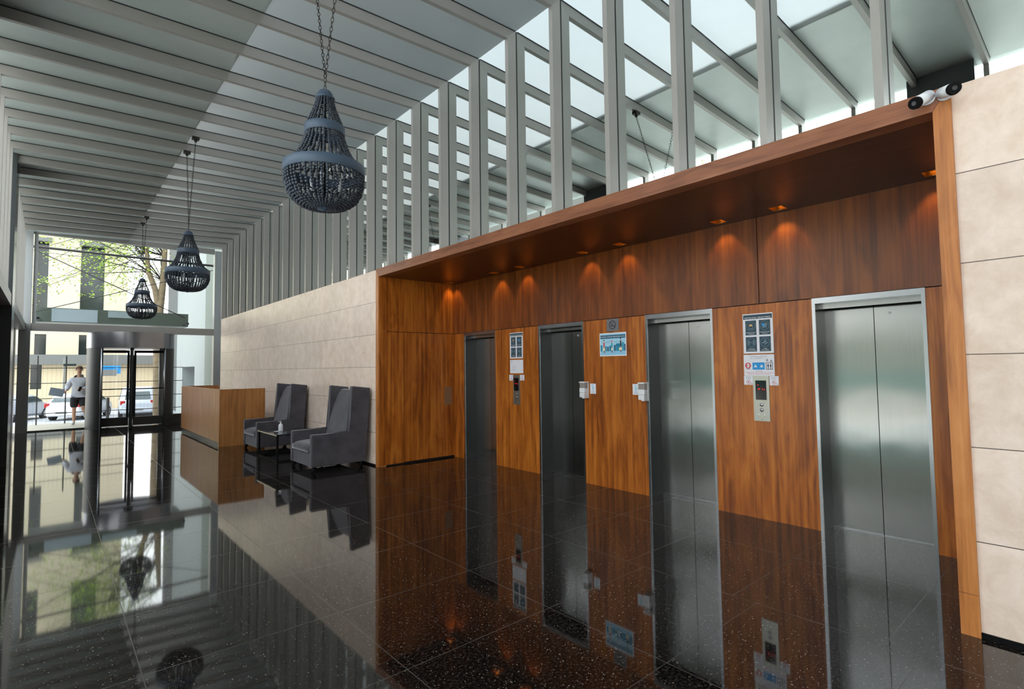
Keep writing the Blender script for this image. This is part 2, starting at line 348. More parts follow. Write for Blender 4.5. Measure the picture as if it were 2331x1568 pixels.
# alcove
def y_at(): pass
E_ = {1:(7.6926,6.8056), 2:(5.7801,4.8824), 3:(3.8668,2.9785), 4:(1.9531,1.0671)}
mb = MB(); edges = [Y1I+0.05] + [v for k in (1,2,3,4) for v in E_[k]] + [Y0I-0.05]
for a, b_ in zip(edges[0::2], edges[1::2]): mb.box(XB, XB+0.3, b_, a, 0.0, 2.196)
o = mb.build('wall_recess', M_['wood']); tag(o, 'orange brown veneer wall between the lift doors', 'wall', kind='structure')
mb = MB()
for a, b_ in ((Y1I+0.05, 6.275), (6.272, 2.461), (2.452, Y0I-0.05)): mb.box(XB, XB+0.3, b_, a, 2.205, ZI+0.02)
o = mb.build('wall_recess_upper', M_['wood_shaded']); tag(o, 'veneer band above the lift doors with shade painted into its colour', 'wall', kind='structure')
o = MB().box(XB+0.01, XB+0.3, Y0I-0.05, Y1I+0.05, 2.19, 2.21).build('trim_4', M_['gap']); tag(o, 'dark shadow gap above the lift doors', 'trim', kind='structure')
# left side of the alcove, with a flush door
mb = MB(); mb.box(XW+0.02, XB+0.3, Y1I, Y1I+0.09, 2.205, ZI+0.02); mb.box(XW+0.02, 4.474, Y1I, Y1I+0.09, 0.02, 2.196)
o = mb.build('wall_recess_left', M_['wood']); tag(o, 'veneer side wall at the far end of the lift alcove', 'wall', kind='structure')
o = MB().box(XW+0.02, XB+0.3, Y1I+0.012, Y1I+0.09, 0.0, 2.206).build('trim_5', M_['gap']); tag(o, 'dark joint lines around the flush door', 'trim', kind='structure')
d5 = thing('door_5', 'flush wooden service door in the far side of the alcove', 'door', (4.48, Y1I, 0), kind='structure')
MB().box(0.004, 1.005, -0.0, 0.01, 0.03, 2.196).build('door_leaf', M_['wood'], d5)
MB().box(0.80, 0.955, -0.004, 0.0, 0.935, 1.25).build('push_plate', plain('bronze_plate', (150,118,90), rough=0.35, metal=0.4), d5)
mb = MB().box(XW+0.02, XB+0.3, Y0I-0.09, Y0I, 0.0, ZI+0.02); o = mb.build('wall_recess_right', M_['wood']); tag(o, 'veneer side wall at the near end of the lift alcove', 'wall', kind='structure')
# soffit with cut outs for the downlights
DL = [7.90, 6.62, 5.993, 4.712, 4.098, 2.785, 2.167, 0.94]; DX0, DX1, DH = 5.245, 5.395, 0.065
mb = MB(); mb.box(XW+0.1405, DX0, Y0I-0.05, Y1I+0.05, ZI, ZI+0.03); mb.box(DX1, XB+0.3, Y0I-0.05, Y1I+0.05, ZI, ZI+0.03)
ys = [Y0I-0.05]
for c in sorted(DL): ys += [c-DH, c+DH]
ys.append(Y1I+0.05)
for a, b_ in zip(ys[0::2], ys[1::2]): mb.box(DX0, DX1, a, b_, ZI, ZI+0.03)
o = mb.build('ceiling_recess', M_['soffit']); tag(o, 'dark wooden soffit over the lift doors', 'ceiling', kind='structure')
o = MB().box(XW+0.05, XM+1.6, Y0O+0.02, Y1-0.02, ZI+0.115, ZT-0.004).build('ceiling_recess_cap', M_['gap']); tag(o, 'closed top of the lift alcove', 'ceiling', kind='structure')
o = MB().box(XB+0.9, XB+14, -12.0, 46.0, -1.0, 30.0).build('wall_tower_blocker', plain('tower_blocker', (92,96,98), rough=0.8)); tag(o, 'tower wall added behind the lift alcove to block the sky', 'wall', kind='structure')  # added and lengthened to keep sky from showing through the glass roof
o = MB().box(XM+0.21, XB+0.9, -5.0, 18.9, 5.66, 5.8).build('ceiling_tower', M_['gap']); tag(o, 'closed roof strip behind the mirror wall', 'ceiling', kind='structure')
o = MB().box(-0.9, XB+0.9, -5.1, -5.0, 0.0, 5.9).build('wall_front', M_['conc0']); tag(o, 'plain grey wall at the end of the lobby behind the viewer', 'wall', kind='structure')
def downlight(k, y, label):
    t = thing('downlight', label, 'downlight', (0.5*(DX0+DX1), y, ZI), group='recessed downlights above the lifts')
    hx, hy = (DX1-DX0)/2, DH
    mb = MB()
    mb.box(-hx, -hx+0.004, -hy, hy, 0, 0.10); mb.box(hx-0.004, hx, -hy, hy, 0, 0.10); mb.box(-hx+0.004, hx-0.004, -hy, -hy+0.004, 0, 0.10); mb.box(-hx+0.004, hx-0.004, hy-0.004, hy, 0, 0.10)
    mb.box(-hx, hx, -hy, hy, 0.10, 0.104)
    mb.build('housing', M_['gold'], t)
    MB().lathe([(0.042,0.0),(0.045,0.02),(0.030,0.05),(0.0,0.055)], 20, (0,0,0.045)).build('lamp', M_['lamp'], t)
    L = bpy.data.lights.new('spot', 'SPOT'); L.energy = 5; L.color = (1.0, 0.60, 0.20); L.spot_size = math.radians(74); L.spot_blend = 0.5; L.shadow_soft_size = 0.03
    lo = bpy.data.objects.new('light_beam', L); COL.objects.link(lo); lo.parent = t; lo.location = (0.02, 0, 0.03)
    lo.rotation_euler = Vector((0.22, 0, -1)).to_track_quat('-Z','Y').to_euler()
M_['gold'] = plain('gold_reflector', (150,120,60), rough=0.25, metal=0.8)
M_['lamp'] = plain('lamp_glow', (255,190,90), emit=(255,176,80), es=0.8)
DLL = ['square recessed downlight in the far corner above the flush door', 'square recessed downlight above the first lift from the far end, far one of its pair',
 'square recessed downlight past the first lift, near one of its pair', 'square recessed downlight above the no smoking plate, far one of its pair', 'square recessed downlight beside the no smoking plate, near one of its pair',
 'square recessed downlight above the poster column nearest the camera, far one of its pair', 'square recessed downlight just left of the nearest lift', 'square recessed downlight half hidden by the near wooden post']
for k, y in enumerate(DL): downlight(k, y, DLL[k])
# portal frame (mitred)
def portal():
    t = thing('trim_1', 'reddish wooden portal frame around the lift alcove', 'trim', (0,0,0), kind='structure')
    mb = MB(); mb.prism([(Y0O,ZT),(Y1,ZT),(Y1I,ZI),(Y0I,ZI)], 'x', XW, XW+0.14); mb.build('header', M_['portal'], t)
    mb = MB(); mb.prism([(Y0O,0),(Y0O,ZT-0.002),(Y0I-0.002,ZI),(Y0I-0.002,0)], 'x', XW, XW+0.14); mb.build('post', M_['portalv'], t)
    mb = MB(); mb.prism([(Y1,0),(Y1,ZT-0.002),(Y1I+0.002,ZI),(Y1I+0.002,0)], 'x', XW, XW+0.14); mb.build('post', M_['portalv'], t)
    MB().box(XW-0.0004, XW+0.1, Y0O+0.001, Y0I-0.003, 0.236, 0.238).build('joint_line', M_['gap'], t)
portal()
# ceiling panels, seam at x=1.70
XG = -0.68
for nm, xa, xb, mt_, lab in (('ceiling', XG-0.1, 1.697, 'frost', 'pale ceiling panels between the ribs on the window side of the seam'), ('ceiling.001', 1.703, XM+0.2, 'frost2', 'translucent ceiling glass between the ribs on the mirror side of the seam')):
    o = MB().prism([(xa, zpan(xa)), (xb, zpan(xb)), (xb, zpan(xb)+0.05), (xa, zpan(xa)+0.05)], 'y', -5.0, YE+0.1).build(nm, M_[mt_]); tag(o, lab, 'ceiling', kind='structure')
o = MB().box(-0.85, 1.69, -5.0, YE+0.1, 5.625, 5.66).build('ceiling_slab', plain('roof_slab', (90,92,92), rough=0.8)); tag(o, 'roof above the ceiling panels', 'roof', kind='structure')
# ------------------------------------------------------------------ ribs: beam across the ceiling with mitred fins on both walls
far = [4.522,5.24,5.94,6.665,7.41,8.125,8.835,9.55,10.26,10.97,11.68,12.39,13.11,13.815,14.525,15.25,15.945,16.64,17.335,18.065]
near = [4.522-0.7225*k for k in range(12,0,-1)]
RY = [y*S for y in near+far]
RW, RD = 0.054, 0.132
PIERS = [(1.08,1.80),(6.95,7.75),(12.75,13.6)]
ordn = ['first','second','third','fourth','fifth','sixth','seventh','eighth','ninth','tenth','eleventh','twelfth','thirteenth','fourteenth','fifteenth','sixteenth','seventeenth','eighteenth','nineteenth','twentieth','twenty first','twenty second','twenty third','twenty fourth','twenty fifth','twenty sixth','twenty seventh','twenty eighth','twenty ninth','thirtieth','thirty first','thirty second']
def rib(y, i):
    t = thing('ceiling_rib', 'grey metal ceiling rib with wall fins, %s counted from the entrance glass' % ordn[i], 'rib', (0, y, 0), group='grey metal ribs across ceiling and walls')
    zr, zl = zpan(XM), zpan(XL-0.14)
    XLi = XL; inp = any(a-RW < y < b_ for a, b_ in PIERS); XS0 = XL+0.031 if inp else XG
    mb = MB(); mb.prism([(XS0, zpan(XS0)-0.004), (XM, zr-0.004), (XM-RD, zpan(XM-RD)-RD), (max(XS0,XLi), zpan(XLi)-RD)], 'y', 0, RW); mb.build('beam', M_['alu'], t)
    if y > 0.5:
        mb = MB(); mb.prism([(XM, zr-0.006), (XM, ZT+0.0), (XM-RD, ZT+0.0), (XM-RD, zpan(XM-RD)-RD-0.002)], 'y', 0, RW); mb.build('wall_fin', M_['alu'], t)
    if not inp:
        mb = MB(); mb.prism([(XG, zl-0.006), (XG, 2.97), (XLi, 2.97), (XLi, zpan(XLi)-RD-0.002)], 'y', 0, RW); mb.build('wall_fin', M_['alu'], t)
    # dark joint along panel and mirror edges
    mb = MB(); mb.prism([(XS0+0.005, zpan(XS0)-0.012), (XM-0.012, zr-0.012), (XM-0.012, zr), (XS0+0.005, zpan(XS0))], 'y', -0.006, 0.0)
    if y > 0.5: mb.box(XM-0.004, XM+0.003, -0.003, 0.0, ZT, zr-0.01)
    mb.build('dark_seal', M_['alud'], t)
for i, y in enumerate(reversed(RY)): rib(y, i)
# ------------------------------------------------------------------ left wall: piers, transom, columns, glazing
for k, (a, b_) in enumerate(PIERS):
    o = MB().box(XG-0.3, XL+0.03, a, b_, 0.0, zpan(XG-0.3)-0.003).build('wall_left_pier' if k == 0 else 'wall_left_pier.%03d' % k, M_['darkgran'])
    tag(o, ['dark granite pier on the glazed left wall nearest the camera','dark granite pier in the middle of the left wall','dark granite pier on the left wall near the entrance'][k], 'pier', kind='structure')
w1 = thing('window_1', 'glazed left wall of the lobby with grey transom', 'window', (0,0,0), kind='structure')
MB().box(XG-0.16, XL+0.02, -5.0, YE-0.1, 2.77, 2.97).build('transom', M_['alu'], w1)
cuts = [-5.0]+[v for p in PIERS for v in p]+[YE-0.1]
mbu, mbl = MB(), MB()
for a, b_ in zip(cuts[0::2], cuts[1::2]):
    mbu.quad((XG-0.02,a,2.97),(XG-0.02,b_,2.97),(XG-0.02,b_,5.5),(XG-0.02,a,5.5)); 
    if a < 5: mbl.quad((XG-0.1,a,0.05),(XG-0.1,b_,0.05),(XG-0.1,b_,2.77),(XG-0.1,a,2.77))
mbu.build('upper_pane', M_['glass'], w1); mbl.build('lower_pane', M_['glass'], w1)
for y in (-2.2, -0.4, 3.4, 5.2):
    MB().box(XG-0.14, XG-0.04, y-0.03, y+0.03, 0.0, 2.77).build('mullion', M_['alu'], w1)
MB().box(XG-0.01, XG+0.06, 13.62, 13.85, 0.0, 2.77).build('mullion', M_['alu'], w1)
o = MB().box(XG-0.3, XG-0.02, 7.75, YE-0.1, 0.0, 2.77).build('wall_left', M_['darkgran']); tag(o, 'dark lower panel of the left wall beside the entrance', 'wall', kind='structure')
# ------------------------------------------------------------------ entrance
colm = plain('light_grey_column', (176,180,182), rough=0.35, metal=0.25, var=0.02)
o = MB().box(-0.66, -0.42, YE-0.1, YE+0.15, 0.0, 5.55).build('trim_2', colm); tag(o, 'grey steel column at the left edge of the entrance glass', 'column', kind='structure')
o = MB().box(4.0, 4.21, YE-0.1, YE+0.15, 0.0, 5.55).build('trim_3', colm); tag(o, 'grey steel column at the right edge of the entrance glass', 'column', kind='structure')
o = MB().box(4.21, 4.6, 18.9, YE+0.15, 0.0, 5.6).build('wall_corner', colm); tag(o, 'grey wall end behind the travertine wall', 'wall', kind='structure')
w2 = thing('window_2', 'tall entrance glazing above the revolving door', 'window', (0,YE,0), kind='structure')
MB().quad((-0.42,0.05,2.97),(4.0,0.05,2.97),(4.0,0.05,5.55),(-0.42,0.05,5.55)).build('pane', M_['glass2'], w2)
MB().box(-0.42, 4.0, -0.08, 0.12, 2.765, 2.97).build('transom', M_['alu'], w2)
MB().box(-0.40, -0.32, 0.0, 0.10, 2.97, 5.52).build('mullion', colm, w2)
MB().box(-0.42, 4.0, -0.02, 0.12, 5.46, 5.62).build('head', M_['alu'], w2)
w3 = thing('window_3', 'glass side panel left of the revolving door', 'window', (0,YE,0), kind='structure')
MB().quad((-0.42,0.05,0),(0.80,0.05,0),(0.80,0.05,2.765),(-0.42,0.05,2.765)).build('pane', M_['glass2'], w3)
MB().box(-0.42, 0.80, 0.03, 0.08, 0.0, 0.03).build('sill', M_['alud'], w3)
w4 = thing('window_4', 'glass side panel right of the revolving door', 'window', (0,YE,0), kind='structure')
MB().quad((2.90,0.05,0),(4.0,0.05,0),(4.0,0.05,2.765),(2.90,0.05,2.765)).build('pane', M_['glass2'], w4)
MB().box(2.90, 4.0, 0.0, 0.10, 0.0, 0.28).build('kick_panel', M_['steeld'], w4)
# revolving door
RC = (1.84, 19.62); RR = 1.07
d6 = thing('door_6', 'steel revolving door with drum canopy in the entrance glass', 'revolving door', (RC[0], RC[1], 0), kind='structure')
def arc_wall(mb, r0, r1, a0, a1, z0, z1, n=64):
    P = []
    for i in range(n+1):
        a = math.radians(a0+(a1-a0)*i/n); P.append((math.cos(a), math.sin(a)))
    for (c0,s0),(c1,s1) in zip(P, P[1:]):
        vs = [mb.b.verts.new(q) for q in ((r0*c0,r0*s0,z0),(r1*c0,r1*s0,z0),(r1*c1,r1*s1,z0),(r0*c1,r0*s1,z0),(r0*c0,r0*s0,z1),(r1*c0,r1*s0,z1),(r1*c1,r1*s1,z1),(r0*c1,r0*s1,z1))]
        for f_ in ((0,3,2,1),(4,5,6,7),(1,2,6,5),(3,0,4,7)): mb.b.faces.new([vs[i] for i in f_])
    bmesh.ops.remove_doubles(mb.b, verts=mb.b.verts, dist=1e-5)
    return mb
M_['drum'] = plain('drum_steel', (150,150,154), rough=0.22, metal=0.8, var=0.02)
mb = MB().lathe([(0.0,2.29),(RR,2.29)], 96, smooth=False); mb.lathe([(RR,2.29),(RR,2.74)], 96); mb.lathe([(RR,2.74),(0.0,2.74)], 96, smooth=False); mb.build('canopy', M_['drum'], d6)
arc_wall(MB(), RR-0.05, RR-0.01, 140, 224, 0.0, 2.29).build('drum_wall', M_['steeld'], d6)
arc_wall(MB(), RR-0.05, RR-0.01, -46, 40, 0.0, 2.29).build('drum_wall', M_['steeld'], d6)
for a in (224, -46, 140, 40):
    ca, sa = math.cos(math.radians(a)), math.sin(math.radians(a))
    MB().tube(((RR-0.03)*ca,(RR-0.03)*sa,0.0),((RR-0.03)*ca,(RR-0.03)*sa,2.29),0.028).build('jamb_post', M_['frame'], d6)
MB().tube((0,0,0),(0,0,2.29),0.045,n=16).build('centre_shaft', M_['black'], d6)
for k in range(4):
    a = math.radians(-95 + 90*k); mt = Matrix.Rotation(a, 4, 'Z')
    wg = MB(); L_ = RR-0.07
    wg.box(0.05, 0.11, -0.025, 0.025, 0.02, 2.25, mt); wg.box(L_-0.06, L_, -0.025, 0.025, 0.02, 2.25, mt); wg.box(0.11, L_-0.06, -0.025, 0.025, 2.17, 2.25, mt)
    wf = wg.build('door_wing', M_['alud'], d6)
    MB().box(0.05, L_, -0.028, 0.028, 0.02, 0.27, mt).build('kick_rail', M_['steeld'], wf)
    MB().box(0.11, L_-0.06, -0.004, 0.004, 0.27, 2.17, mt).build('pane', M_['glass'], wf)
    MB().tube(mt @ Vector((0.10,-0.06,1.10)), mt @ Vector((L_-0.05,-0.06,1.10)), 0.016).build('push_bar', M_['black'], wf)
# ------------------------------------------------------------------ lift doors
def lift(k, label):
    yl, yr = E_[k]
    t = thing('door_%d' % k, label, 'lift door', (XB, yr, 0), group='steel lift doors', kind='structure'); w = yl-yr
    jw, hh, dp = 0.028, 0.052, 0.262
    for ja, jb, ra, rb in ((0, jw, 0.004, jw), (w-jw, w, w-jw, w-0.004)):
        j_ = MB().box(-0.004, 0.012, ja, jb, 0, 2.2-hh).build('jamb', M_['frame'], t)
        MB().box(0.0121, dp, ra, rb, 0, 2.2-hh).build('reveal', M_['reveal'], j_)
    mb = MB(); mb.box(-0.004, dp, 0, w, 2.2-hh, 2.2); mb.build('head_frame', M_['frame'], t)
    mb = MB(); mb.box(0.10, 0.115, jw, w-jw, 2.10, 2.2-hh); mb.build('head_lip', M_['steel'], t)
    mid = w/2
    MB().box(dp-0.012, dp+0.03, jw, mid-0.003, 0.006, 2.15).build('door_leaf', M_['steel'], t)
    MB().box(dp-0.012, dp+0.03, mid+0.003, w-jw, 0.006, 2.15).build('door_leaf', M_['steel'], t)
    mb = MB().box(dp+0.01, dp+0.06, jw, w-jw, 0, 2.15); mb.build('shaft_gap', M_['gap'], t)
    MB().box(dp-0.03, dp-0.012, jw, w-jw, 0.0, 0.006).build('sill', M_['frame'], t)
    r = MB(); r.lathe([(0.006,0),(0.013,0),(0.013,0.004),(0.006,0.004)], 16)
    o = r.build('key_escutcheon', M_['white'], t); o.rotation_euler = (0, -math.pi/2, 0); o.location = (dp-0.012, mid-0.125, 2.03)
lift(1, 'narrowest looking steel lift door at the far end of the alcove'); lift(2, 'steel lift door between the small call panel and the no smoking plate')
lift(3, 'steel lift door right of the blue distance poster'); lift(4, 'nearest and largest steel lift door, beside the right wooden post')
# ------------------------------------------------------------------ chandeliers
M_['bead'] = plain('blue_grey_beads', (48,56,68), rough=0.45, var=0.25, scale=45)
M_['band'] = plain('blue_grey_band', (62,79,98), rough=0.5, var=0.05)
M_['chain'] = plain('dark_chain', (62,58,54), rough=0.45, metal=0.7)
M_['candle'] = plain('white_bulb', (225,228,232), rough=0.3, var=0.01)
def smooth_path(P, n):
    # Catmull-Rom through (r,z) points, resampled evenly
    pts = []
    for i in range(len(P)-1):
        p0, p1, p2, p3 = P[max(i-1,0)], P[i], P[i+1], P[min(i+2,len(P)-1)]
        for k in range(12):
            t = k/12; pts.append(tuple(0.5*((2*p1[j])+(-p0[j]+p2[j])*t+(2*p0[j]-5*p1[j]+4*p2[j]-p3[j])*t*t+(-p0[j]+3*p1[j]-3*p2[j]+p3[j])*t**3) for j in (0,1)))
    pts.append(P[-1])
    d = [0]
    for a, b_ in zip(pts, pts[1:]): d.append(d[-1]+math.dist(a, b_))
    out = []
    for i in range(n):
        t = d[-1]*i/(n-1); k = 0
        while k < len(d)-2 and d[k+1] < t: k += 1
        q = (t-d[k])/max(1e-9, d[k+1]-d[k]); out.append(tuple(pts[k][j]+(pts[k+1][j]-pts[k][j])*q for j in (0,1)))
    return out, d[-1]
def chain_mesh(mb, p0, p1, L=0.046, w=0.011, r=0.0032):
    p0, p1 = Vector(p0), Vector(p1); d = p1-p0; n = max(1, int(round(d.length/(L*0.80)))); d.normalize()
    u = d.orthogonal().normalized(); v = d.cross(u)
    for i in range(n):
        c = p0 + (p1-p0)*((i+0.5)/n); s_ = u if i % 2 else v
        ring = []
        for k in range(10):
            a = 2*math.pi*k/10; ring.append(c + d*(math.cos(a)*L/2) + s_*(math.sin(a)*w))
        ns = d.cross(s_); vv = []
        for k, q in enumerate(ring):
            a = 2*math.pi*k/10; rad = (d*math.cos(a)+s_*math.sin(a))
            vv.append([mb.b.verts.new(q + rad*r*math.cos(x) + ns*r*math.sin(x)) for x in (0, 2.094, 4.189)])
        for k in range(10):
            A, B = vv[k], vv[(k+1)%10]
            for j in range(3): mb.b.faces.new([A[j], A[(j+1)%3], B[(j+1)%3], B[j]])
UP = [(0.066,0.955),(0.080,0.90),(0.104,0.83),(0.148,0.728)]
MI = [(0.150,0.655),(0.162,0.60),(0.188,0.53),(0.232,0.45),(0.300,0.385)]
BO = [(0.314,0.305),(0.313,0.25),(0.297,0.18),(0.256,0.105),(0.190,0.055),(0.120,0.035),(0.066,0.032)]
def strand(name, P, pitch, r, seed):
    rr = random.Random(seed); _, L = smooth_path(P, 5); n = int(L/pitch); pts, _ = smooth_path(P, n)
    mb = MB()
    for i, (a, z) in enumerate(pts):
        k = r*rr.uniform(0.9, 1.08); j = 0.0025
        mb.ball((a+rr.uniform(-j,j), rr.uniform(-j,j), z), k, 7, 5, (1,1,0.92))
    return mb
def chandelier(loc, label, hooks):
    t = thing('chandelier', label, 'chandelier', loc, group='bead chandeliers')
    MB().lathe([(0.0,1.045),(0.022,1.043),(0.048,1.028),(0.064,1.000),(0.068,0.982),(0.080,0.974),(0.080,0.962),(0.064,0.958),(0.0,0.958)], 32).build('top_cap', M_['band'], t)
    MB().lathe([(0.156,0.728),(0.162,0.722),(0.162,0.658),(0.156,0.650),(0.148,0.652),(0.148,0.726),(0.156,0.728)], 48).build('upper_band', M_['band'], t)
    MB().lathe([(0.318,0.388),(0.326,0.382),(0.326,0.308),(0.318,0.300),(0.308,0.303),(0.308,0.386),(0.318,0.388)], 64).build('lower_band', M_['band'], t)
    MB().lathe([(0.0,0.045),(0.062,0.043),(0.072,0.034),(0.060,0.020),(0.022,0.014),(0.012,0.006),(0.0,0.0)], 32).build('bottom_disc', M_['band'], t)
    fr = MB(); fr.tube((0,0,0.03),(0,0,1.0),0.008)
    for k in range(6):
        a = k*math.pi/3; fr.path([(0,0,0.20),(0.06*math.cos(a),0.06*math.sin(a),0.16),(0.13*math.cos(a),0.13*math.sin(a),0.19)], 0.006, 6)
        b_ = a+0.5; fr.tube((0,0,0.345),(0.31*math.cos(b_),0.31*math.sin(b_),0.345),0.004,n=6)
    fr.build('inner_frame', M_['black'], t)
    for k in range(0,6,2):
        a = k*math.pi/3
        MB().lathe([(0.0,0.0),(0.014,0.0),(0.014,0.06),(0.018,0.09),(0.012,0.115),(0.0,0.125)], 10, (0.13*math.cos(a),0.13*math.sin(a),0.19)).build('candle_bulb', M_['candle'], t)
    for P, pitch, r, n, sd in ((UP,0.0165,0.0098,22,1),(MI,0.0190,0.0122,32,2),(BO,0.0225,0.0136,44,3)):
        protos = [strand('bead_strand', P, pitch, r, sd*10+q).build('bead_strand', M_['bead'], t) for q in range(3)]
        for q in range(3): protos[q].rotation_euler = (0,0,2*math.pi*q/n)
        for q in range(3, n):
            c = protos[(q*7) % 3].copy(); COL.objects.link(c); c.parent = t; c.rotation_euler = (0,0,2*math.pi*(q+rnd.uniform(-0.16,0.16))/n)
    V = Vector((0,0,1.15)); mb = MB(); chain_mesh(mb, (0,0,1.04), V); mb.build('chain', M_['chain'], t)
    for hx, hy, hz in hooks:
        p = Vector((hx-loc[0], hy-loc[1], hz-loc[2]))
        mb = MB(); chain_mesh(mb, V, p - Vector((0,0,0.08))); mb.build('chain', M_['chain'], t)
        mb = MB(); mb.box(p.x-0.05, p.x+0.05, p.y-0.04, p.y+0.04, p.z-0.045, p.z); mb.tube(p-Vector((0,0,0.075)), p-Vector((0,0,0.04)), 0.014); mb.ball(p-Vector((0,0,0.065)), 0.024)
        mb.build('hook', M_['chain'], t)
    return t
def beam_z(x): return zpan(x)-RD
ZC = 2.897
BE = [4.522,3.7995]; 
for (cy, b0, b1, lab) in ((4.35, near[-1]*S, far[0]*S, 'large blue grey bead chandelier hanging nearest the camera'),
                      (10.25, far[7]*S, far[8]*S, 'middle blue grey bead chandelier, hanging in line with the entrance column'),
                      (16.15, far[15]*S, far[16]*S, 'smallest looking dark bead chandelier near the entrance glass')):
    chandelier((1.69, cy, ZC), lab, [(1.71, b0+RW/2, beam_z(1.71)), (1.71, b1+RW/2, beam_z(1.71))])
# ------------------------------------------------------------------ armchairs
def velvet():
    m, n, b = newmat('grey_velvet')
    tx = n.nodes.new('ShaderNodeTexCoord'); no = n.nodes.new('ShaderNodeTexNoise'); no.inputs['Scale'].default_value = 5; no.inputs['Detail'].default_value = 5
    n.links.new(tx.outputs['Object'], no.inputs['Vector'])
    cr = n.nodes.new('ShaderNodeValToRGB'); e = cr.color_ramp.elements
    e[0].position = 0.3; e[0].color = lin((58,55,60)); e[1].position = 0.7; e[1].color = lin((78,75,80))
    n.links.new(no.outputs['Fac'], cr.inputs[0]); n.links.new(cr.outputs[0], b.inputs['Base Color'])
    b.inputs['Roughness'].default_value = 0.85; b.inputs['Sheen Weight'].default_value = 0.7; b.inputs['Sheen Roughness'].default_value = 0.35; b.inputs['Sheen Tint'].default_value = (0.82,0.80,0.86,1)
    return m
M_['velvet'] = velvet()
def armchair(loc, label):
    t = thing('wingback_armchair', label, 'armchair', loc, group='grey velvet wingback armchairs')
    for s in (-1, 1):
        a, b_ = (0.385, 0.48) if s > 0 else (-0.48, -0.385)
        mb = MB(); mb.prism([(-0.45,0.09),(-0.45,0.585),(0.165,0.575),(0.195,1.315),(0.515,1.275),(0.43,0.09)], 'y', a, b_); mb.bevel(0.018, 3)
        mb.build('side_wing', M_['velvet'], t, smooth=False)
    mb = MB(); mb.prism([(0.06,0.28),(0.10,0.46),(0.17,0.72),(0.245,0.98),(0.31,1.15),(0.37,1.235),(0.43,1.25),(0.49,1.235),(0.42,0.28)], 'y', -0.384, 0.384); mb.bevel(0.012, 2)
    mb.build('backrest', M_['velvet'], t)
    mb = MB(); mb.box(-0.435, 0.42, -0.384, 0.384, 0.09, 0.295); mb.bevel(0.012, 2); mb.build('seat_base', M_['velvet'], t)
    mb = MB()
    nx, ny = 14, 14
    def cz(u, v): return 0.055*(max(0.0, 1-abs(2*u-1)**4)*max(0.0, 1-abs(2*v-1)**4))**0.5
    top = [[mb.b.verts.new((-0.455+0.57*i/nx, -0.375+0.75*j/ny, 0.385+cz(i/nx,j/ny)+0.004*math.sin(9*i/nx+5*j/ny))) for j in range(ny+1)] for i in range(nx+1)]
    bot = [[mb.b.verts.new((-0.455+0.57*i/nx, -0.375+0.75*j/ny, 0.305)) for j in range(ny+1)] for i in range(nx+1)]
    for i in range(nx):
        for j in range(ny):
            mb.b.faces.new([top[i][j],top[i+1][j],top[i+1][j+1],top[i][j+1]]); mb.b.faces.new([bot[i][j],bot[i][j+1],bot[i+1][j+1],bot[i+1][j]])
    for i in range(nx):
        for j, sgn in ((0,1),(ny,-1)): mb.b.faces.new([top[i][j],bot[i][j],bot[i+1][j],top[i+1][j]])
    for j in range(ny):
        for i in (0,nx): mb.b.faces.new([top[i][j],top[i][j+1],bot[i][j+1],bot[i][j]])
    mb.build('seat_cushion', M_['velvet'], t, smooth=True)
    for sx_, sy_ in ((-1,-1),(-1,1),(1,-1),(1,1)):
        x = -0.385 if sx_ < 0 else 0.35; y = 0.42*sy_
        mb = MB(); mb.tube((x, y, 0.091), (x+0.03*sx_, y+0.02*sy_, 0.0), 0.040, 0.022, n=8); mb.build('leg', M_['black'], t)
    return t
armchair((3.48, 8.73, 0), 'grey velvet wingback armchair beside the wooden portal'); armchair((3.48, 11.60, 0), 'grey velvet wingback armchair beside the wooden reception desk')
# ------------------------------------------------------------------ side table with bottle
def marble():
    m, n, b = newmat('black_marble')
    tx = n.nodes.new('ShaderNodeTexCoord'); no = n.nodes.new('ShaderNodeTexNoise'); no.inputs['Scale'].default_value = 3.5; no.inputs['Detail'].default_value = 8; no.inputs['Distortion'].default_value = 1.6
    n.links.new(tx.outputs['Object'], no.inputs['Vector'])
    cr = n.nodes.new('ShaderNodeValToRGB'); e = cr.color_ramp.elements
    e[0].position = 0.485; e[0].color = (0.012,0.012,0.014,1); e[1].position = 0.53; e[1].color = (0.012,0.012,0.014,1); k = e.new(0.507); k.color = (0.14,0.14,0.15,1)
    n.links.new(no.outputs['Fac'], cr.inputs[0]); n.links.new(cr.outputs[0], b.inputs['Base Color']); b.inputs['Roughness'].default_value = 0.08; b.inputs['Specular IOR Level'].default_value = 0.25; return m
t = thing('side_table', 'low black marble topped table between the two armchairs', 'table', (3.36, 10.23, 0))
mb = MB(); mb.box(-0.41,0.41,-0.56,0.56,0.450,0.475); mb.build('table_top', marble(), t)
for sx_ in (-1,1):
    for sy_ in (-1,1): MB().box(0.385*sx_-0.016,0.385*sx_+0.016,0.53*sy_-0.016,0.53*sy_+0.016,0.0,0.449).build('leg', M_['black'], t)
mb = MB()
for sx_ in (-1,1): mb.box(0.385*sx_-0.014,0.385*sx_+0.014,-0.51,0.51,0.0,0.026)
for sy_ in (-1,1): mb.box(-0.37,0.37,0.53*sy_-0.014,0.53*sy_+0.014,0.0,0.026)
mb.build('base_frame', M_['black'], t)
t = thing('pump_bottle', 'small white hand gel pump bottle on the black side table', 'bottle', (3.19, 10.22, 0.4765))
MB().lathe([(0.0,0.0),(0.036,0.0),(0.038,0.006),(0.038,0.105),(0.030,0.125),(0.014,0.132),(0.0,0.132)],20).build('body', M_['white'], t)
mb = MB().lathe([(0.015,0.133),(0.015,0.15),(0.006,0.152),(0.006,0.172),(0.0,0.172)],14); mb.box(-0.045,0.012,-0.007,0.007,0.170,0.180); mb.build('pump_head', M_['white'], t)
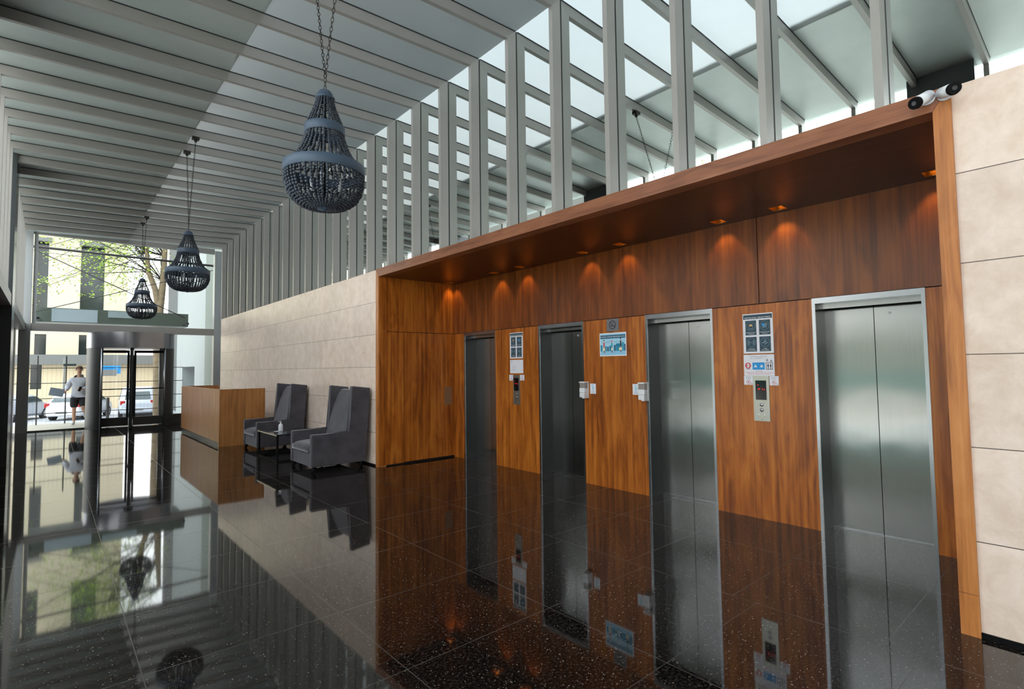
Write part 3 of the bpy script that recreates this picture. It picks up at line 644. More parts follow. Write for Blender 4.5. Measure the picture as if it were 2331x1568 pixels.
o = MB().box(-0.06,0.06,-0.045,0.045,0,0.0012).build('paper_card', M_['paper']); o.location = (3.15,10.26,0.4752); o.rotation_euler = (0,0,0.3); tag(o, 'small white card lying under the pump bottle', 'card')
# ------------------------------------------------------------------ reception desk
t = thing('reception_desk', 'long wooden reception desk with dark plinth near the entrance', 'desk', (2.69, 12.58, 0))
MB().box(0.0,0.045,0.0,4.28,0.09,1.20).build('front_panel', M_['desk'], t)
MB().box(0.0455,0.90,0.0,0.045,0.0,1.20).build('side_panel', M_['desk'], t)
MB().box(0.0455,0.90,4.235,4.28,0.0,1.20).build('side_panel', M_['desk'], t)
MB().box(0.0,0.045,0.0,0.06,0.0,0.089).build('corner_foot', M_['desk'], t)
MB().box(0.03,0.045,0.06,4.28,0.0,0.089).build('plinth', M_['darkgran'], t)
MB().box(0.0465,0.60,0.046,4.234,1.10,1.13).build('worktop', plain('dark_desk_top',(70,64,60),rough=0.12), t)
# ------------------------------------------------------------------ notices on the veneer wall
FONT = None
def text_part(name, txt, parent, x, y, h, maxw, mat, off=0.0012, align='c'):
    cu = bpy.data.curves.new(name, 'FONT'); cu.body = txt; cu.size = 1.0; cu.extrude = 0.0
    to = bpy.data.objects.new(name, cu); COL.objects.link(to)
    dg = bpy.context.evaluated_depsgraph_get(); me = bpy.data.meshes.new_from_object(to.evaluated_get(dg))
    bpy.data.objects.remove(to, do_unlink=True); bpy.data.curves.remove(cu)
    xs = [v.co.x for v in me.vertices]; ys_ = [v.co.y for v in me.vertices]
    if not xs: return
    x0, x1, y0, y1 = min(xs), max(xs), min(ys_), max(ys_)
    sy = h/(y1-y0); sx_ = min(sy, maxw/(x1-x0)); cx_ = (x0+x1)/2 if align == 'c' else x0
    for v in me.vertices: v.co = Vector(((v.co.x-cx_)*sx_+x, (v.co.y-(y0+y1)/2)*sy+y, off))
    me.materials.clear(); me.materials.append(mat)
    o = bpy.data.objects.new(name, me); COL.objects.link(o); o.parent = parent; return o
def sheet(name, label, cat, yl, yr, zb, zt, mat, x=XB, th=0.002, group=None):
    # local X runs to the reader's right (-Y), local Y up, local Z out of the wall
    t = thing(name, label, cat, group=group)
    t.matrix_world = Matrix(((0,0,-1,x-0.0006),(-1,0,0,yl),(0,1,0,zb),(0,0,0,1)))
    w, h = yl-yr, zt-zb
    MB().box(0,w,0,h,0,th).build('sheet', mat, t)
    return t, w, h, th
def flat(t, name, x0, x1, y0, y1, mat, off, th=0.0004): return MB().box(x0,x1,y0,y1,off,off+th).build(name, mat, t)
def disc(mb, x, y, r, z0, z1, n=24, r0=0.0, sy=1.0):
    k = len(mb.b.verts); 
    prof = [(r0,z0),(r,z0),(r,z1),(r0,z1)] + ([(r0,z0)] if r0 > 0 else [])
    mb.lathe(prof, n, (0,0,0), smooth=False); mb.b.verts.ensure_lookup_table()
    for v in list(mb.b.verts)[k:]: v.co = Vector((v.co.x+x, v.co.y*sy+y, v.co.z))
def bar(mb, x0, y0, x1, y1, w, z0, z1):
    d = Vector((x1-x0,y1-y0)); L = d.length; d /= L; n_ = Vector((-d.y,d.x))*w/2
    mb.prism([(x0+n_.x,y0+n_.y),(x0-n_.x,y0-n_.y),(x1-n_.x,y1-n_.y),(x1+n_.x,y1+n_.y)], 'z', z0, z1)
navy = plain('notice_navy', (44,72,88), rough=0.6, var=0.02); line = plain('notice_line', (150,176,188), rough=0.6, var=0.02)
inkw = plain('notice_white_ink', (236,240,244), rough=0.6, var=0.0); ink = plain('notice_black_ink', (26,28,34), rough=0.6, var=0.0); inkg = plain('notice_grey_ink', (96,100,112), rough=0.6, var=0.0)
orange = plain('notice_orange', (236,176,98), rough=0.6); blue = plain('notice_blue', (34,146,214), rough=0.6, var=0.02); red = plain('notice_red', (206,62,72), rough=0.6, var=0.02)
def protocol(name, label, yl, yr, zb, zt):
    t, w, h, th = sheet(name, label, 'poster', yl, yr, zb, zt, M_['paper'], group='safety protocol posters')
    flat(t, 'title_band', w*0.02, w*0.98, h*0.865, h*0.975, navy, th)
    text_part('title_text', 'PROTOCOLOS  OBLIGATORIOS', t, w*0.5, h*0.897, h*0.038, w*0.86, inkw, th+0.0006)
    tx = [('MANTENGA PUESTO', 'TAPABOCAS'), ('HIGIENE DE MANOS', 'CON GEL'), ('MANTENGA', 'DISTANCIA SOCIAL'), ('TOSER', 'EN EL CODO')]
    for k, (cx_, cy_) in enumerate(((0.27,0.645),(0.73,0.645),(0.27,0.23),(0.73,0.23))):
        x0, x1, y0, y1 = w*(cx_-0.185), w*(cx_+0.185), h*(cy_-0.185), h*(cy_+0.185)
        p = flat(t, 'pictogram_tile', x0, x1, y0, y1, navy, th)
        cx2, cy2, r = w*cx_, h*(cy_+0.045), w*0.15
        mb = MB(); z0, z1 = th+0.0005, th+0.0008
        disc(mb, cx2, cy2, r, z0, z1, 32, r*0.965)
        if k == 0: disc(mb, cx2, cy2-r*0.1, r*0.5, z0, z1, 24, r*0.45, 1.2); disc(mb, cx2, cy2-r*0.75, r*0.55, z0, z1, 24, r*0.5, 0.4)
        if k == 1:
            for q in range(5): bar(mb, cx2-r*0.5+q*r*0.2, cy2-r*0.5, cx2-r*0.1+q*r*0.17, cy2+r*0.55-abs(q-2)*r*0.08, r*0.07, z0, z1)
        if k == 2:
            for s in (-1,1): disc(mb, cx2+s*r*0.55, cy2+r*0.35, r*0.17, z0, z1, 16, r*0.12); disc(mb, cx2+s*r*0.55, cy2-r*0.15, r*0.2, z0, z1, 16, r*0.14, 1.6)
            bar(mb, cx2-r*0.2, cy2, cx2+r*0.2, cy2, r*0.06, z0, z1)
        if k == 3: disc(mb, cx2+r*0.05, cy2+r*0.4, r*0.25, z0, z1, 16, r*0.19); bar(mb, cx2-r*0.6, cy2-r*0.2, cx2+r*0.2, cy2+r*0.1, r*0.16, z0, z1); bar(mb, cx2-r*0.1, cy2-r*0.5, cx2+r*0.65, cy2-r*0.05, r*0.1, z0, z1)
        mb.build('pictogram', line, t)
        if k < 2:
            mb = MB(); disc(mb, cx2-(0 if k == 0 else r*0.3), cy2+r*0.15, r*0.34, th+0.0008, th+0.0011, 20, 0.0, 0.62 if k == 0 else 1.0); mb.build('pictogram_highlight', orange if k == 0 else blue, t)
        for q, s in enumerate(tx[k]): text_part('caption_text', s, t, cx2, h*(cy_-0.118-0.036*q), h*0.021, w*0.32, inkw, th+0.0006)
protocol('protocol_poster', 'large navy and white protocol poster above the call panel beside the nearest lift', 2.637, 2.326, 1.690, 2.103)
protocol('protocol_poster', 'distant navy and white protocol poster above the small call panel and letter', 6.439, 6.131, 1.721, 2.126)
# emergency notice
t, w, h, th = sheet('emergency_notice', 'white sanitary emergency notice with red hand and blue mask symbols', 'notice', 2.640, 2.326, 1.457, 1.676, M_['paper'])
text_part('heading_text', 'EMERGENCIA SANITARIA', t, w*0.5, h*0.915, h*0.05, w*0.56, inkg, th+0.0004)
text_part('body_text', 'DECRETO DISTRITAL', t, w*0.5, h*0.855, h*0.03, w*0.24, inkg, th+0.0004); text_part('body_text', 'MEDIDAS PARA PREVENIR EL CONTAGIO', t, w*0.5, h*0.81, h*0.032, w*0.66, inkg, th+0.0004)
flat(t, 'mask_panel', w*0.29, w*0.69, h*0.29, h*0.63, blue, th)
mb = MB()
for cx_ in (0.39, 0.59):
    disc(mb, w*cx_, h*0.47, w*0.037, th+0.0006, th+0.0009, 20, w*0.03, 1.15); disc(mb, w*cx_, h*0.445, w*0.034, th+0.0009, th+0.0011, 18, 0.0, 0.8)
    for s in (-1,1): bar(mb, w*cx_+s*w*0.03, h*0.43, w*cx_+s*w*0.055, h*0.37, w*0.008, th+0.0006, th+0.0009)
mb.build('mask_symbol', inkw, t)
mb = MB(); disc(mb, w*0.14, h*0.49, w*0.105, th, th+0.0004, 8); mb.build('stop_sign', red, t)
mb = MB(); disc(mb, w*0.14, h*0.45, w*0.04, th+0.0005, th+0.0008, 16)
for q in range(4): bar(mb, w*(0.112+0.019*q), h*0.47, w*(0.106+0.023*q), h*(0.60 if q in (1,2) else 0.57), w*0.015, th+0.0005, th+0.0008)
bar(mb, w*0.175, h*0.45, w*0.20, h*0.52, w*0.015, th+0.0005, th+0.0008); mb.build('hand_symbol', inkw, t)
flat(t, 'sign_foot', w*0.065, w*0.215, h*0.315, h*0.335, ink, th)
mb = MB(); x0, x1, y0, y1 = w*0.73, w*0.95, h*0.29, h*0.63; z0, z1 = th, th+0.0004; e_ = w*0.016
mb.box(x0,x1,y0,y0+e_,z0,z1); mb.box(x0,x1,y1-e_,y1,z0,z1); mb.box(x0,x0+e_,y0+e_,y1-e_,z0,z1); mb.box(x1-e_,x1,y0+e_,y1-e_,z0,z1)
for cx_ in (0.80, 0.88):
    disc(mb, w*cx_, h*0.555, w*0.016, z0, z1, 14); mb.box(w*(cx_-0.022), w*(cx_+0.022), h*0.43, h*0.52, z0, z1); mb.box(w*(cx_-0.015), w*(cx_-0.003), h*0.32, h*0.43, z0, z1); mb.box(w*(cx_+0.003), w*(cx_+0.015), h*0.32, h*0.43, z0, z1)
for cx_, s in ((0.775,1),(0.905,-1)):
    a, c = (0.665, 0.755) if s > 0 else (0.755, 0.665)
    bar(mb, w*cx_, h*a, w*cx_, h*c, w*0.014, z0, z1); 
    for q in (-1,1): bar(mb, w*cx_, h*c+s*0.002, w*cx_+q*w*0.035, h*c-s*h*0.045, w*0.014, z0, z1)
mb.build('lift_symbol', ink, t)
text_part('heading_text', 'ATENCION!', t, w*0.5, h*0.225, h*0.042, w*0.24, inkg, th+0.0004)
text_part('warning_text', 'TAPABOCAS USO OBLIGATORIO AREAS COMUNES', t, w*0.5, h*0.155, h*0.044, w*0.92, red, th+0.0004); text_part('warning_text', 'MAXIMO DOS PERSONAS POR ASCENSOR', t, w*0.5, h*0.085, h*0.044, w*0.78, red, th+0.0004)
# typed letter
t, w, h, th = sheet('letter', 'white typed letter taped above the small call panel', 'letter', 6.439, 6.129, 1.488, 1.697, M_['paper'])
text_part('letterhead', 'COMUNICADO', t, w*0.65, h*0.9, h*0.028, w*0.25, inkg, th+0.0004)
mb = MB(); disc(mb, w*0.12, h*0.88, w*0.03, th, th+0.0003, 12); mb.build('letter_emblem', inkg, t)
for q in range(11):
    if q in (3,): continue
    text_part('typed_line', ('Respetados residentes y visitantes del edificio' if q % 2 else 'se solicita el uso de tapabocas en zonas comunes') if q > 3 else ('Senores', 'Residentes', 'Ciudad')[q], t, w*0.1, h*(0.78-0.058*q), h*0.026, w*(0.8 if q > 3 else 0.16), inkg, th+0.0004, 'l')
# small prohibition stickers
def sticker(label, yl, yr, zb, zt):
    t, w, h, th = sheet('sticker', label, 'sticker', yl, yr, zb, zt, M_['paper'], group='small no children stickers beside call panels')
    for q, s in enumerate(('POR SEGURIDAD', 'NO USE EL ASCENSOR', 'EN CASO DE', 'EMERGENCIA')): text_part('sticker_text', s, t, w*0.5, h*(0.90-0.09*q), h*0.055, w*0.78, inkg, th+0.0004)
    mb = MB(); disc(mb, w*0.5, h*0.29, w*0.23, th, th+0.0003, 28, w*0.19); bar(mb, w*0.36, h*0.40, w*0.64, h*0.18, w*0.04, th, th+0.0003); mb.build('prohibition_ring', red, t)
    mb = MB(); disc(mb, w*0.5, h*0.36, w*0.04, th+0.0003, th+0.0005, 12); bar(mb, w*0.5, h*0.33, w*0.47, h*0.2, w*0.06, th+0.0003, th+0.0005); mb.prism([(w*0.75,h*0.1),(w*0.95,h*0.1),(w*0.85,h*0.19)],'z',th,th+0.0003); mb.build('figure_symbol', inkg, t)
sticker('small white sticker left of the near call panel', 2.644, 2.548, 1.364, 1.455); sticker('small white sticker right of the near call panel', 2.381, 2.290, 1.361, 1.455)
sticker('small white sticker left of the distant call panel', 6.463, 6.367, 1.373, 1.463); sticker('small white sticker right of the distant call panel', 6.204, 6.106, 1.376, 1.463)
# call panels
M_['plate'] = plain('satin_steel_plate', (168,166,158), rough=0.32, metal=0.85, var=0.03)
M_['screen'] = plain('black_screen', (12,12,14), rough=0.08); M_['led'] = plain('red_led', (200,30,30), emit=(255,40,40), es=0.9)
def call_panel(label, yl, yr, zb, zt):
    t = thing('call_panel', label, 'call panel', group='lift call panels'); t.matrix_world = Matrix(((0,0,-1,XB-0.0006),(-1,0,0,yl),(0,1,0,zb),(0,0,0,1)))
    w, h = yl-yr, zt-zb
    mb = MB(); mb.box(0,w,0,h,0,0.010); mb.build('face_plate', M_['plate'], t)
    sc_ = flat(t, 'display', w*0.15, w*0.83, h*0.47, h*0.90, M_['screen'], 0.0101, 0.002)
    mb = MB()
    for (cx_, cy_) in ((0.35,0.705),(0.42,0.705),(0.60,0.705),(0.72,0.69)):
        bar(mb, w*cx_-0.004, h*cy_-0.006, w*cx_-0.004, h*cy_+0.006, 0.0025, 0.0122, 0.0126); bar(mb, w*cx_-0.004, h*cy_+0.007, w*cx_+0.006, h*cy_+0.007, 0.0025, 0.0122, 0.0126)
    bar(mb, w*0.26, h*0.80, w*0.36, h*0.80, 0.0025, 0.0122, 0.0126); mb.build('red_digits', M_['led'], sc_)
    for cy_ in (0.36, 0.245):
        mb = MB(); mb.lathe([(0.0,0.017),(0.013,0.017),(0.0155,0.014),(0.0155,0.0101),(0.0,0.0101)], 24); o = mb.build('call_button', M_['white' if False else 'frame'], t); o.location = (w*0.5, h*cy_, 0)
        mb = MB(); mb.lathe([(0.0165,0.0101),(0.0195,0.0101),(0.0195,0.0125),(0.0165,0.0125),(0.0165,0.0101)], 24); q = mb.build('button_ring', M_['frame'], o)
    for cx_ in (0.32, 0.68):
        mb = MB(); disc(mb, w*cx_, h*0.145, 0.0075, 0.0101, 0.013, 16); mb.build('key_switch', M_['frame'], t)
        text_part('switch_text', 'FIRE' if cx_ < 0.5 else 'LOCK', t, w*cx_, h*0.105, 0.004, 0.02, ink, 0.0105)
    mb = MB(); disc(mb, w*0.5, h*0.035, 0.004, 0.0101, 0.0115, 10); mb.build('screw', ink, t)
call_panel('steel lift call panel with two buttons under the emergency notice', 2.547, 2.384, 0.995, 1.456); call_panel('distant steel lift call panel under the typed letter', 6.364, 6.206, 1.001, 1.460)
# no smoking plate
t, w, h, th = sheet('no_smoking_sign', 'square grey no smoking plate above the blue distance poster', 'sign', 4.465, 4.272, 2.036, 2.193, plain('grey_sign_plate', (120,124,130), rough=0.4, metal=0.3, var=0.02), th=0.006)
mb = MB(); c_ = (w*0.49, h*0.5); disc(mb, c_[0], c_[1], 0.056, th, th+0.0006, 40, 0.047)
bar(mb, c_[0]-0.036, c_[1]+0.036, c_[0]+0.036, c_[1]-0.036, 0.009, th, th+0.0006); bar(mb, c_[0]-0.036, c_[1]-0.012, c_[0]+0.004, c_[1]-0.010, 0.010, th, th+0.0005); bar(mb, c_[0]+0.026, c_[1]-0.01, c_[0]+0.036, c_[1]-0.01, 0.010, th, th+0.0005)
for q in range(10):
    a0, a1 = q*0.55-0.6, (q+1)*0.55-0.6; rr = 0.013
    if q < 8: bar(mb, c_[0]+0.014+rr*math.cos(a0), c_[1]+0.022+rr*math.sin(a0), c_[0]+0.014+rr*math.cos(a1), c_[1]+0.022+rr*math.sin(a1), 0.003, th, th+0.0004)
bar(mb, c_[0]+0.026, c_[1]+0.016, c_[0]+0.034, c_[1]-0.002, 0.003, th, th+0.0004); mb.build('no_smoking_symbol', ink, t)
# distance poster
t, w, h, th = sheet('distance_poster', 'landscape blue poster of three people queueing apart', 'poster', 4.594, 4.158, 1.709, 2.013, M_['paper'])
sky_ = plain('poster_sky', (164,212,236), rough=0.6, var=0.02); pd = plain('poster_dark_teal', (10,92,124), rough=0.6, var=0.02); pm = plain('poster_mid_teal', (30,140,178), rough=0.6, var=0.02); pgd = plain('poster_ground', (142,200,232), rough=0.6, var=0.02)
flat(t, 'picture_ground', w*0.03, w*0.97, h*0.045, h*0.215, pgd, th); flat(t, 'picture_sky', w*0.03, w*0.97, h*0.215, h*0.96, sky_, th)
flat(t, 'title_band', w*0.03, w*0.97, h*0.755, h*0.905, pd, th+0.0004)
text_part('title_text', 'MANTENER LA DISTANCIA OBLIGATORIA EN LA FILA', t, w*0.5, h*0.83, h*0.055, w*0.90, inkw, th+0.0011)
z0 = th+0.0004
for x0, x1, y1, m_ in ((0.03,0.105,0.48,pm),(0.21,0.265,0.43,pm),(0.285,0.35,0.41,pd),(0.37,0.45,0.45,pm),(0.545,0.61,0.47,pd),(0.62,0.75,0.53,pm),(0.75,0.84,0.52,pm),(0.85,0.91,0.58,pm),(0.92,0.97,0.50,pd)): flat(t, 'printed_building', w*x0, w*x1, h*0.215, h*y1, m_, z0)
mb = MB()
for q in range(4):
    for k in range(5): mb.box(w*(0.628+0.024*k), w*(0.645+0.024*k), h*(0.40+0.03*q), h*(0.416+0.03*q), z0+0.0005, z0+0.0008)
for q in range(5): mb.box(w*0.375, w*0.445, h*(0.25+0.04*q), h*(0.262+0.04*q), z0+0.0005, z0+0.0008); mb.box(w*0.213, w*0.262, h*(0.25+0.035*q), h*(0.26+0.035*q), z0+0.0005, z0+0.0008)
mb.build('printed_windows', pd, t)
skin_p = plain('poster_skin', (236,196,170), rough=0.6); bag_p = plain('poster_bag', (232,222,190), rough=0.6); 
tealp = plain('poster_teal', (10,160,190), rough=0.6); darkp = plain('poster_charcoal', (46,54,62), rough=0.6); redh = plain('poster_red', (214,74,78), rough=0.6); yel = plain('poster_yellow', (226,168,60), rough=0.6)
z1 = th+0.0013
for cx_, top, body, hair, shoe, bw in ((0.175,0.70,redh,ink,redh,0.09),(0.475,0.66,tealp,redh,redh,0.05),(0.80,0.75,darkp,ink,yel,0.11)):
    mb = MB(); disc(mb, w*cx_, h*(top-0.03), h*0.030, z1, z1+0.0003, 16); mb.box(w*(cx_-0.008), w*(cx_+0.008), h*(top-0.085), h*(top-0.05), z1, z1+0.0003); disc(mb, w*(cx_+0.0), h*0.395, h*0.018, z1+0.0005, z1+0.0007, 10); mb.build('printed_face', skin_p, t)
    mb = MB(); disc(mb, w*(cx_-0.006), h*(top-0.015), h*0.034, z1+0.0003, z1+0.0005, 16, 0.0, 0.8)
    if hair is redh: mb.box(w*(cx_-0.022), w*(cx_-0.005), h*(top-0.11), h*(top-0.02), z1+0.0003, z1+0.0005)
    mb.build('printed_hair', hair, t)
    mb = MB(); mb.prism([(w*(cx_-0.022),h*(top-0.09)),(w*(cx_+0.018),h*(top-0.09)),(w*(cx_+0.026),h*(top-0.2)),(w*(cx_+0.022),h*0.38),(w*(cx_-0.026),h*0.38),(w*(cx_-0.03),h*(top-0.2))][::-1], 'z', z1, z1+0.0003); mb.build('printed_coat', body, t)
    mb = MB(); mb.box(w*(cx_-0.016), w*(cx_+0.014), h*0.17, h*0.379, z1, z1+0.0003); mb.build('printed_legs', darkp, t)
    mb = MB(); mb.box(w*(cx_-0.018), w*(cx_+0.032), h*0.148, h*0.170, z1, z1+0.0003); mb.build('printed_shoes', shoe, t)
    flat(t, 'printed_bag', w*(cx_-bw/2-0.008), w*(cx_+bw/2-0.008), h*0.235, h*0.355, bag_p, z1+0.0005)
    mb = MB(); mb.box(w*(cx_+0.012), w*(cx_+0.024), h*(top-0.06), h*(top-0.03), z1+0.0003, z1+0.0006); mb.build('printed_mask', inkw, t)
mb = MB()
for xa, xb in ((0.235,0.40),(0.565,0.735)):
    bar(mb, w*xa, h*0.60, w*xb, h*0.60, 0.0022, z0+0.0005, z0+0.0008)
    for xx, s in ((xa,1),(xb,-1)):
        for q in (-1,1): bar(mb, w*xx, h*0.60, w*xx+s*0.007, h*0.60+q*0.005, 0.002, z0+0.0005, z0+0.0008)
mb.build('distance_arrows', pd, t)
for xa in (0.318, 0.65): text_part('distance_text', '2 m', t, w*xa, h*0.635, h*0.024, w*0.05, pd, z0+0.0008)
# gel dispensers and their leaflets
M_['clear'] = plain('smoky_clear_plastic', (150,142,138), rough=0.12, var=0.05)
def dispenser(label, y, z0):
    t = thing('gel_dispenser', label, 'dispenser', (XB-0.0046, y, z0), group='white gel dispensers')
    MB().box(-0.02, 0, -0.05, 0.05, 0, 0.225).bevel(0.004,2).build('back_plate', M_['white'], t)
    MB().box(-0.095, -0.0205, -0.05, 0.05, 0.205, 0.225).bevel(0.006,2).build('top_cover', M_['white'], t)
    MB().box(-0.085, -0.0205, -0.046, 0.046, 0.075, 0.2045).bevel(0.008,2).build('gel_tank', M_['clear'], t)
    MB().box(-0.09, -0.0205, -0.047, 0.047, 0.075, 0.14).bevel(0.008,2).build('gel_bag', M_['white'], t)
    MB().box(-0.10, -0.0205, -0.05, -0.004, 0.0, 0.0745).bevel(0.006,2).build('push_lever', M_['white'], t)
    MB().box(-0.085, -0.0205, -0.003, 0.05, 0.012, 0.0745).bevel(0.006,2).build('nozzle_cover', M_['white'], t)
dispenser('white gel dispenser on the right frame of the second lift', 4.845, 1.15); dispenser('white gel dispenser on the left frame of the third lift', 3.885, 1.15)
def leaflet(label, yl, yr, zb, zt):
    t, w, h, th = sheet('leaflet', label, 'leaflet', yl, yr, zb, zt, M_['paper'], group='gel instruction leaflets')
    mb = MB(); mb.box(w*0.36, w*0.64, h*0.40, h*0.70, th, th+0.0004); mb.box(w*0.44, w*0.56, h*0.70, h*0.80, th, th+0.0004); mb.box(w*0.30, w*0.56, h*0.80, h*0.84, th, th+0.0004); disc(mb, w*0.42, h*0.90, w*0.09, th, th+0.0004, 12); mb.build('bottle_symbol', sky_, t)
    for q, s in enumerate(('POR FAVOR', 'USE GEL', 'ANTIBACTERIAL', 'AL INGRESAR')): text_part('leaflet_text', s, t, w*0.5, h*(0.33-0.075*q), h*0.045, w*0.72, inkg if q > 1 else blue, th+0.0004)
leaflet('small white gel leaflet right of the left dispenser', 4.777, 4.677, 1.211, 1.347); leaflet('small white gel leaflet left of the right dispenser', 4.077, 3.978, 1.217, 1.351)
# ------------------------------------------------------------------ security cameras on the portal corner
def cctv(label, base, tip):
    base, tip = Vector(base), Vector(tip)
    t = thing('security_camera', label, 'security camera', base, group='white bullet cameras on the portal corner')
    mb = MB().tube((0,0,0),(-0.012,0,0),0.042,0.040,n=28); mb.ball((-0.012,0,0),0.026,12,8); mb.build('mount', M_['white'], t)
    d = (tip-base); ax = d.normalized(); st = Vector((-0.045,0,-0.002)) + ax*0.0
    mb = MB().tube((-0.018,0,0), st, 0.012, 0.014); mb.build('arm', M_['white'], t)
    b0 = st - ax*0.03; b1 = d - ax*0.028
    mb = MB().tube(b0, b1, 0.033, 0.035, n=24); mb.ball(b0, 0.0325, 16, 8); mb.build('housing', M_['white'], t)
    mb = MB().tube(b1+ax*0.0005, d, 0.036, 0.034, n=24); mb.build('lens_hood', M_['black'], t)
    mb = MB().tube(d+ax*0.0005, d+ax*0.002, 0.014, 0.013, n=16); mb.build('lens', plain('lens_glass',(30,30,36),rough=0.05), t)
cctv('white bullet camera pointing left along the portal header', (XW-0.0005,0.715,3.190), (3.872,0.757,3.132)); cctv('white bullet camera facing the room at the very corner', (XW-0.0005,0.630,3.185), (3.86,0.562,3.145))
# ------------------------------------------------------------------ outside: terrace edge, fence, street
M_['asphalt'] = plain('asphalt', (178,178,182), rough=0.8, scale=20); M_['fence'] = plain('dark_fence_metal', (66,64,62), rough=0.5, metal=0.3)
o = MB().box(-60, 60, 22.6, 90, -1.2, -1.02).build('ground_street', M_['asphalt']); tag(o, 'grey street beyond the entrance terrace', 'street', kind='structure')
o = MB().box(-60, -0.95, -40, 22.6, -0.4, -0.05).build('ground_side', plain('side_paving', (232,230,224), rough=0.8)); tag(o, 'light paving outside the glazed left wall', 'paving', kind='structure')
t = thing('fence', 'dark metal rail fence along the street edge of the terrace', 'fence', (0, 22.4, 0))
for x in (-1.9, -0.28, 0.40, 1.24, 2.16, 2.95): MB().box(x-0.016, x+0.016, -0.016, 0.016, -0.02, 2.15).build('post', M_['fence'], t)
for z in (0.337, 0.80, 1.283, 1.757): MB().box(-2.2, 3.6, -0.030, -0.017, z-0.011, z+0.011).build('rail', M_['fence'], t)
mb = MB(); x = -2.15
while x < 3.6: mb.box(x-0.0012, x+0.0012, -0.012, -0.009, 0.0, 2.0); x += 0.105
mb.build('thin_bars', M_['fence'], t)
for k, x in enumerate((1.42, 1.72)):
    o = MB().lathe([(0.0,0.0),(0.05,0.0),(0.05,1.03),(0.045,1.06),(0.0,1.065)],16).build('bollard', M_['fence']); o.location = (x+0.02, 26.4, -1.02); o.scale = (1,1,1.55)
    tag(o, ['dark street bollard on the left of a pair behind the revolving door','dark street bollard on the right of a pair behind the revolving door'][k], 'bollard', group='street bollards')
# ------------------------------------------------------------------ building across the street
M_['cream'] = plain('cream_render', (226,213,184), rough=0.8, var=0.02, scale=3); M_['cream2'] = plain('cream_cladding', (232,212,176), rough=0.8, var=0.03, scale=3)
M_['dwin'] = plain('dark_window_glass', (44,54,54), rough=0.08, var=0.3, scale=0.6); M_['conc'] = plain('grey_concrete', (128,128,124), rough=0.8)
b1 = thing('office_building', 'cream building with tall dark windows across the street', 'building', (0, 50, -1.02))
mb = MB()
wins = [(-0.85,-0.24),(1.53,2.92)]; xs = [-14.0]+[v for w_ in wins for v in w_]+[4.32]
for a, c in zip(xs[0::2], xs[1::2]): mb.box(a, c, 0, 8, 3.95, 27.0)
for a, c in wins: mb.box(a, c, 0, 8, 12.0, 14.2); mb.box(a, c, 0, 8, 5.4, 7.2); mb.box(a, c, 0, 8, 20.5, 27.0)
mb.build('wall', M_['cream'], b1)
for a, c in wins:
    MB().box(a, c, 0.45, 0.6, 7.2, 12.0).build('window', M_['dwin'], b1); MB().box(a, c, 0.45, 0.6, 3.95, 5.4).build('window', M_['dwin'], b1); MB().box(a, c, 0.45, 0.6, 14.2, 20.5).build('window', M_['dwin'], b1)
    MB().box(a-0.12, c+0.15, -0.28, 0.2, 11.95, 12.25).build('lintel', M_['conc'], b1)
MB().box(-14, 12, -0.6, 8, 3.25, 3.945).build('reflection_band', M_['conc'], b1)  # grey band standing for the lobby interior reflected in the entrance glass
mb = MB(); mb.box(-14, -1.0, 0, 0.4, 0, 3.245); mb.box(-0.42, 12, 0, 0.4, 0, 3.245); mb.box(-1.0, -0.42, 0, 0.4, 0, 1.55); mb.build('ground_floor_wall', M_['cream2'], b1)
MB().box(-1.0, -0.42, 0.3, 0.45, 1.55, 3.245).build('window', M_['dwin'], b1)
s1 = thing('street_sign', 'blue and grey street sign plate on a pole beyond the revolving door', 'sign', (3.05, 48.6, -1.02))
MB().tube((-0.28,0,0),(-0.28,0,3.2),0.04).build('pole', M_['conc'], s1); MB().box(-0.20,0.85,-0.06,-0.02,2.55,3.15).build('blue_plate', blue, s1); MB().box(-0.25,0.62,-0.12,-0.08,2.40,2.85).build('grey_plate', M_['conc'], s1)
lp = thing('lamp_post', 'slim pale lamp post on the pavement across the street', 'lamp post', (0.72, 46.0, -1.02))
MB().tube((0,0,0),(0,0,3.6),0.06,0.05).build('pole', M_['conc'], lp); MB().box(-0.05,0.6,-0.07,0.07,3.1,3.25).build('lamp_head', M_['dwin'], lp)
# neighbouring wall on the right, outside
M_['nwall'] = plain('pale_grey_wall', (158,164,163), rough=0.6, var=0.03, scale=3); M_['nwall2'] = plain('grey_green_wall', (112,122,116), rough=0.6, var=0.03, scale=3)
t = thing('neighbour_wall', 'pale grey wall outside, right of the entrance glass', 'wall', (4.3, 19.9, -0.9))
MB().box(0,0.5,2.6,4.4,0.0,10.0).build('pale_panel', M_['nwall'], t)
MB().box(0.001,0.5,0.2,2.597,0.0,10.0).build('green_panel', M_['nwall2'], t)
MB().box(0,0.5,4.403,7.0,2.70,10.0).build('pale_panel', M_['nwall'], t)
MB().box(0,0.5,7.003,8.4,0.0,10.0).build('pale_panel', M_['nwall'], t)
t = thing('entrance_canopy', 'grey green canopy slab above the entrance outside', 'canopy', (0, 20.5, 3.08))
MB().box(-0.34,3.42,0,1.6,0.0,0.42).build('slab', plain('canopy_green', (112,122,112), rough=0.3), t)
for x_ in (-0.28, 3.30): MB().box(x_-0.03,x_+0.03,-0.68,-0.001,0.02,0.08).build('bracket', M_['alud'], t)
MB().box(0.0,1.05,-0.02,-0.001,0.02,0.40).build('pale_panel', plain('canopy_reflection', (206,222,232), rough=0.2), t)  # light blue box painted as a reflection, not a canopy part
mb = MB(); mb.box(1.3,2.15,-0.02,-0.001,0.20,0.40); mb.build('pale_panel', plain('canopy_reflection2', (196,212,216), rough=0.2), t)  # second painted reflection on the canopy front
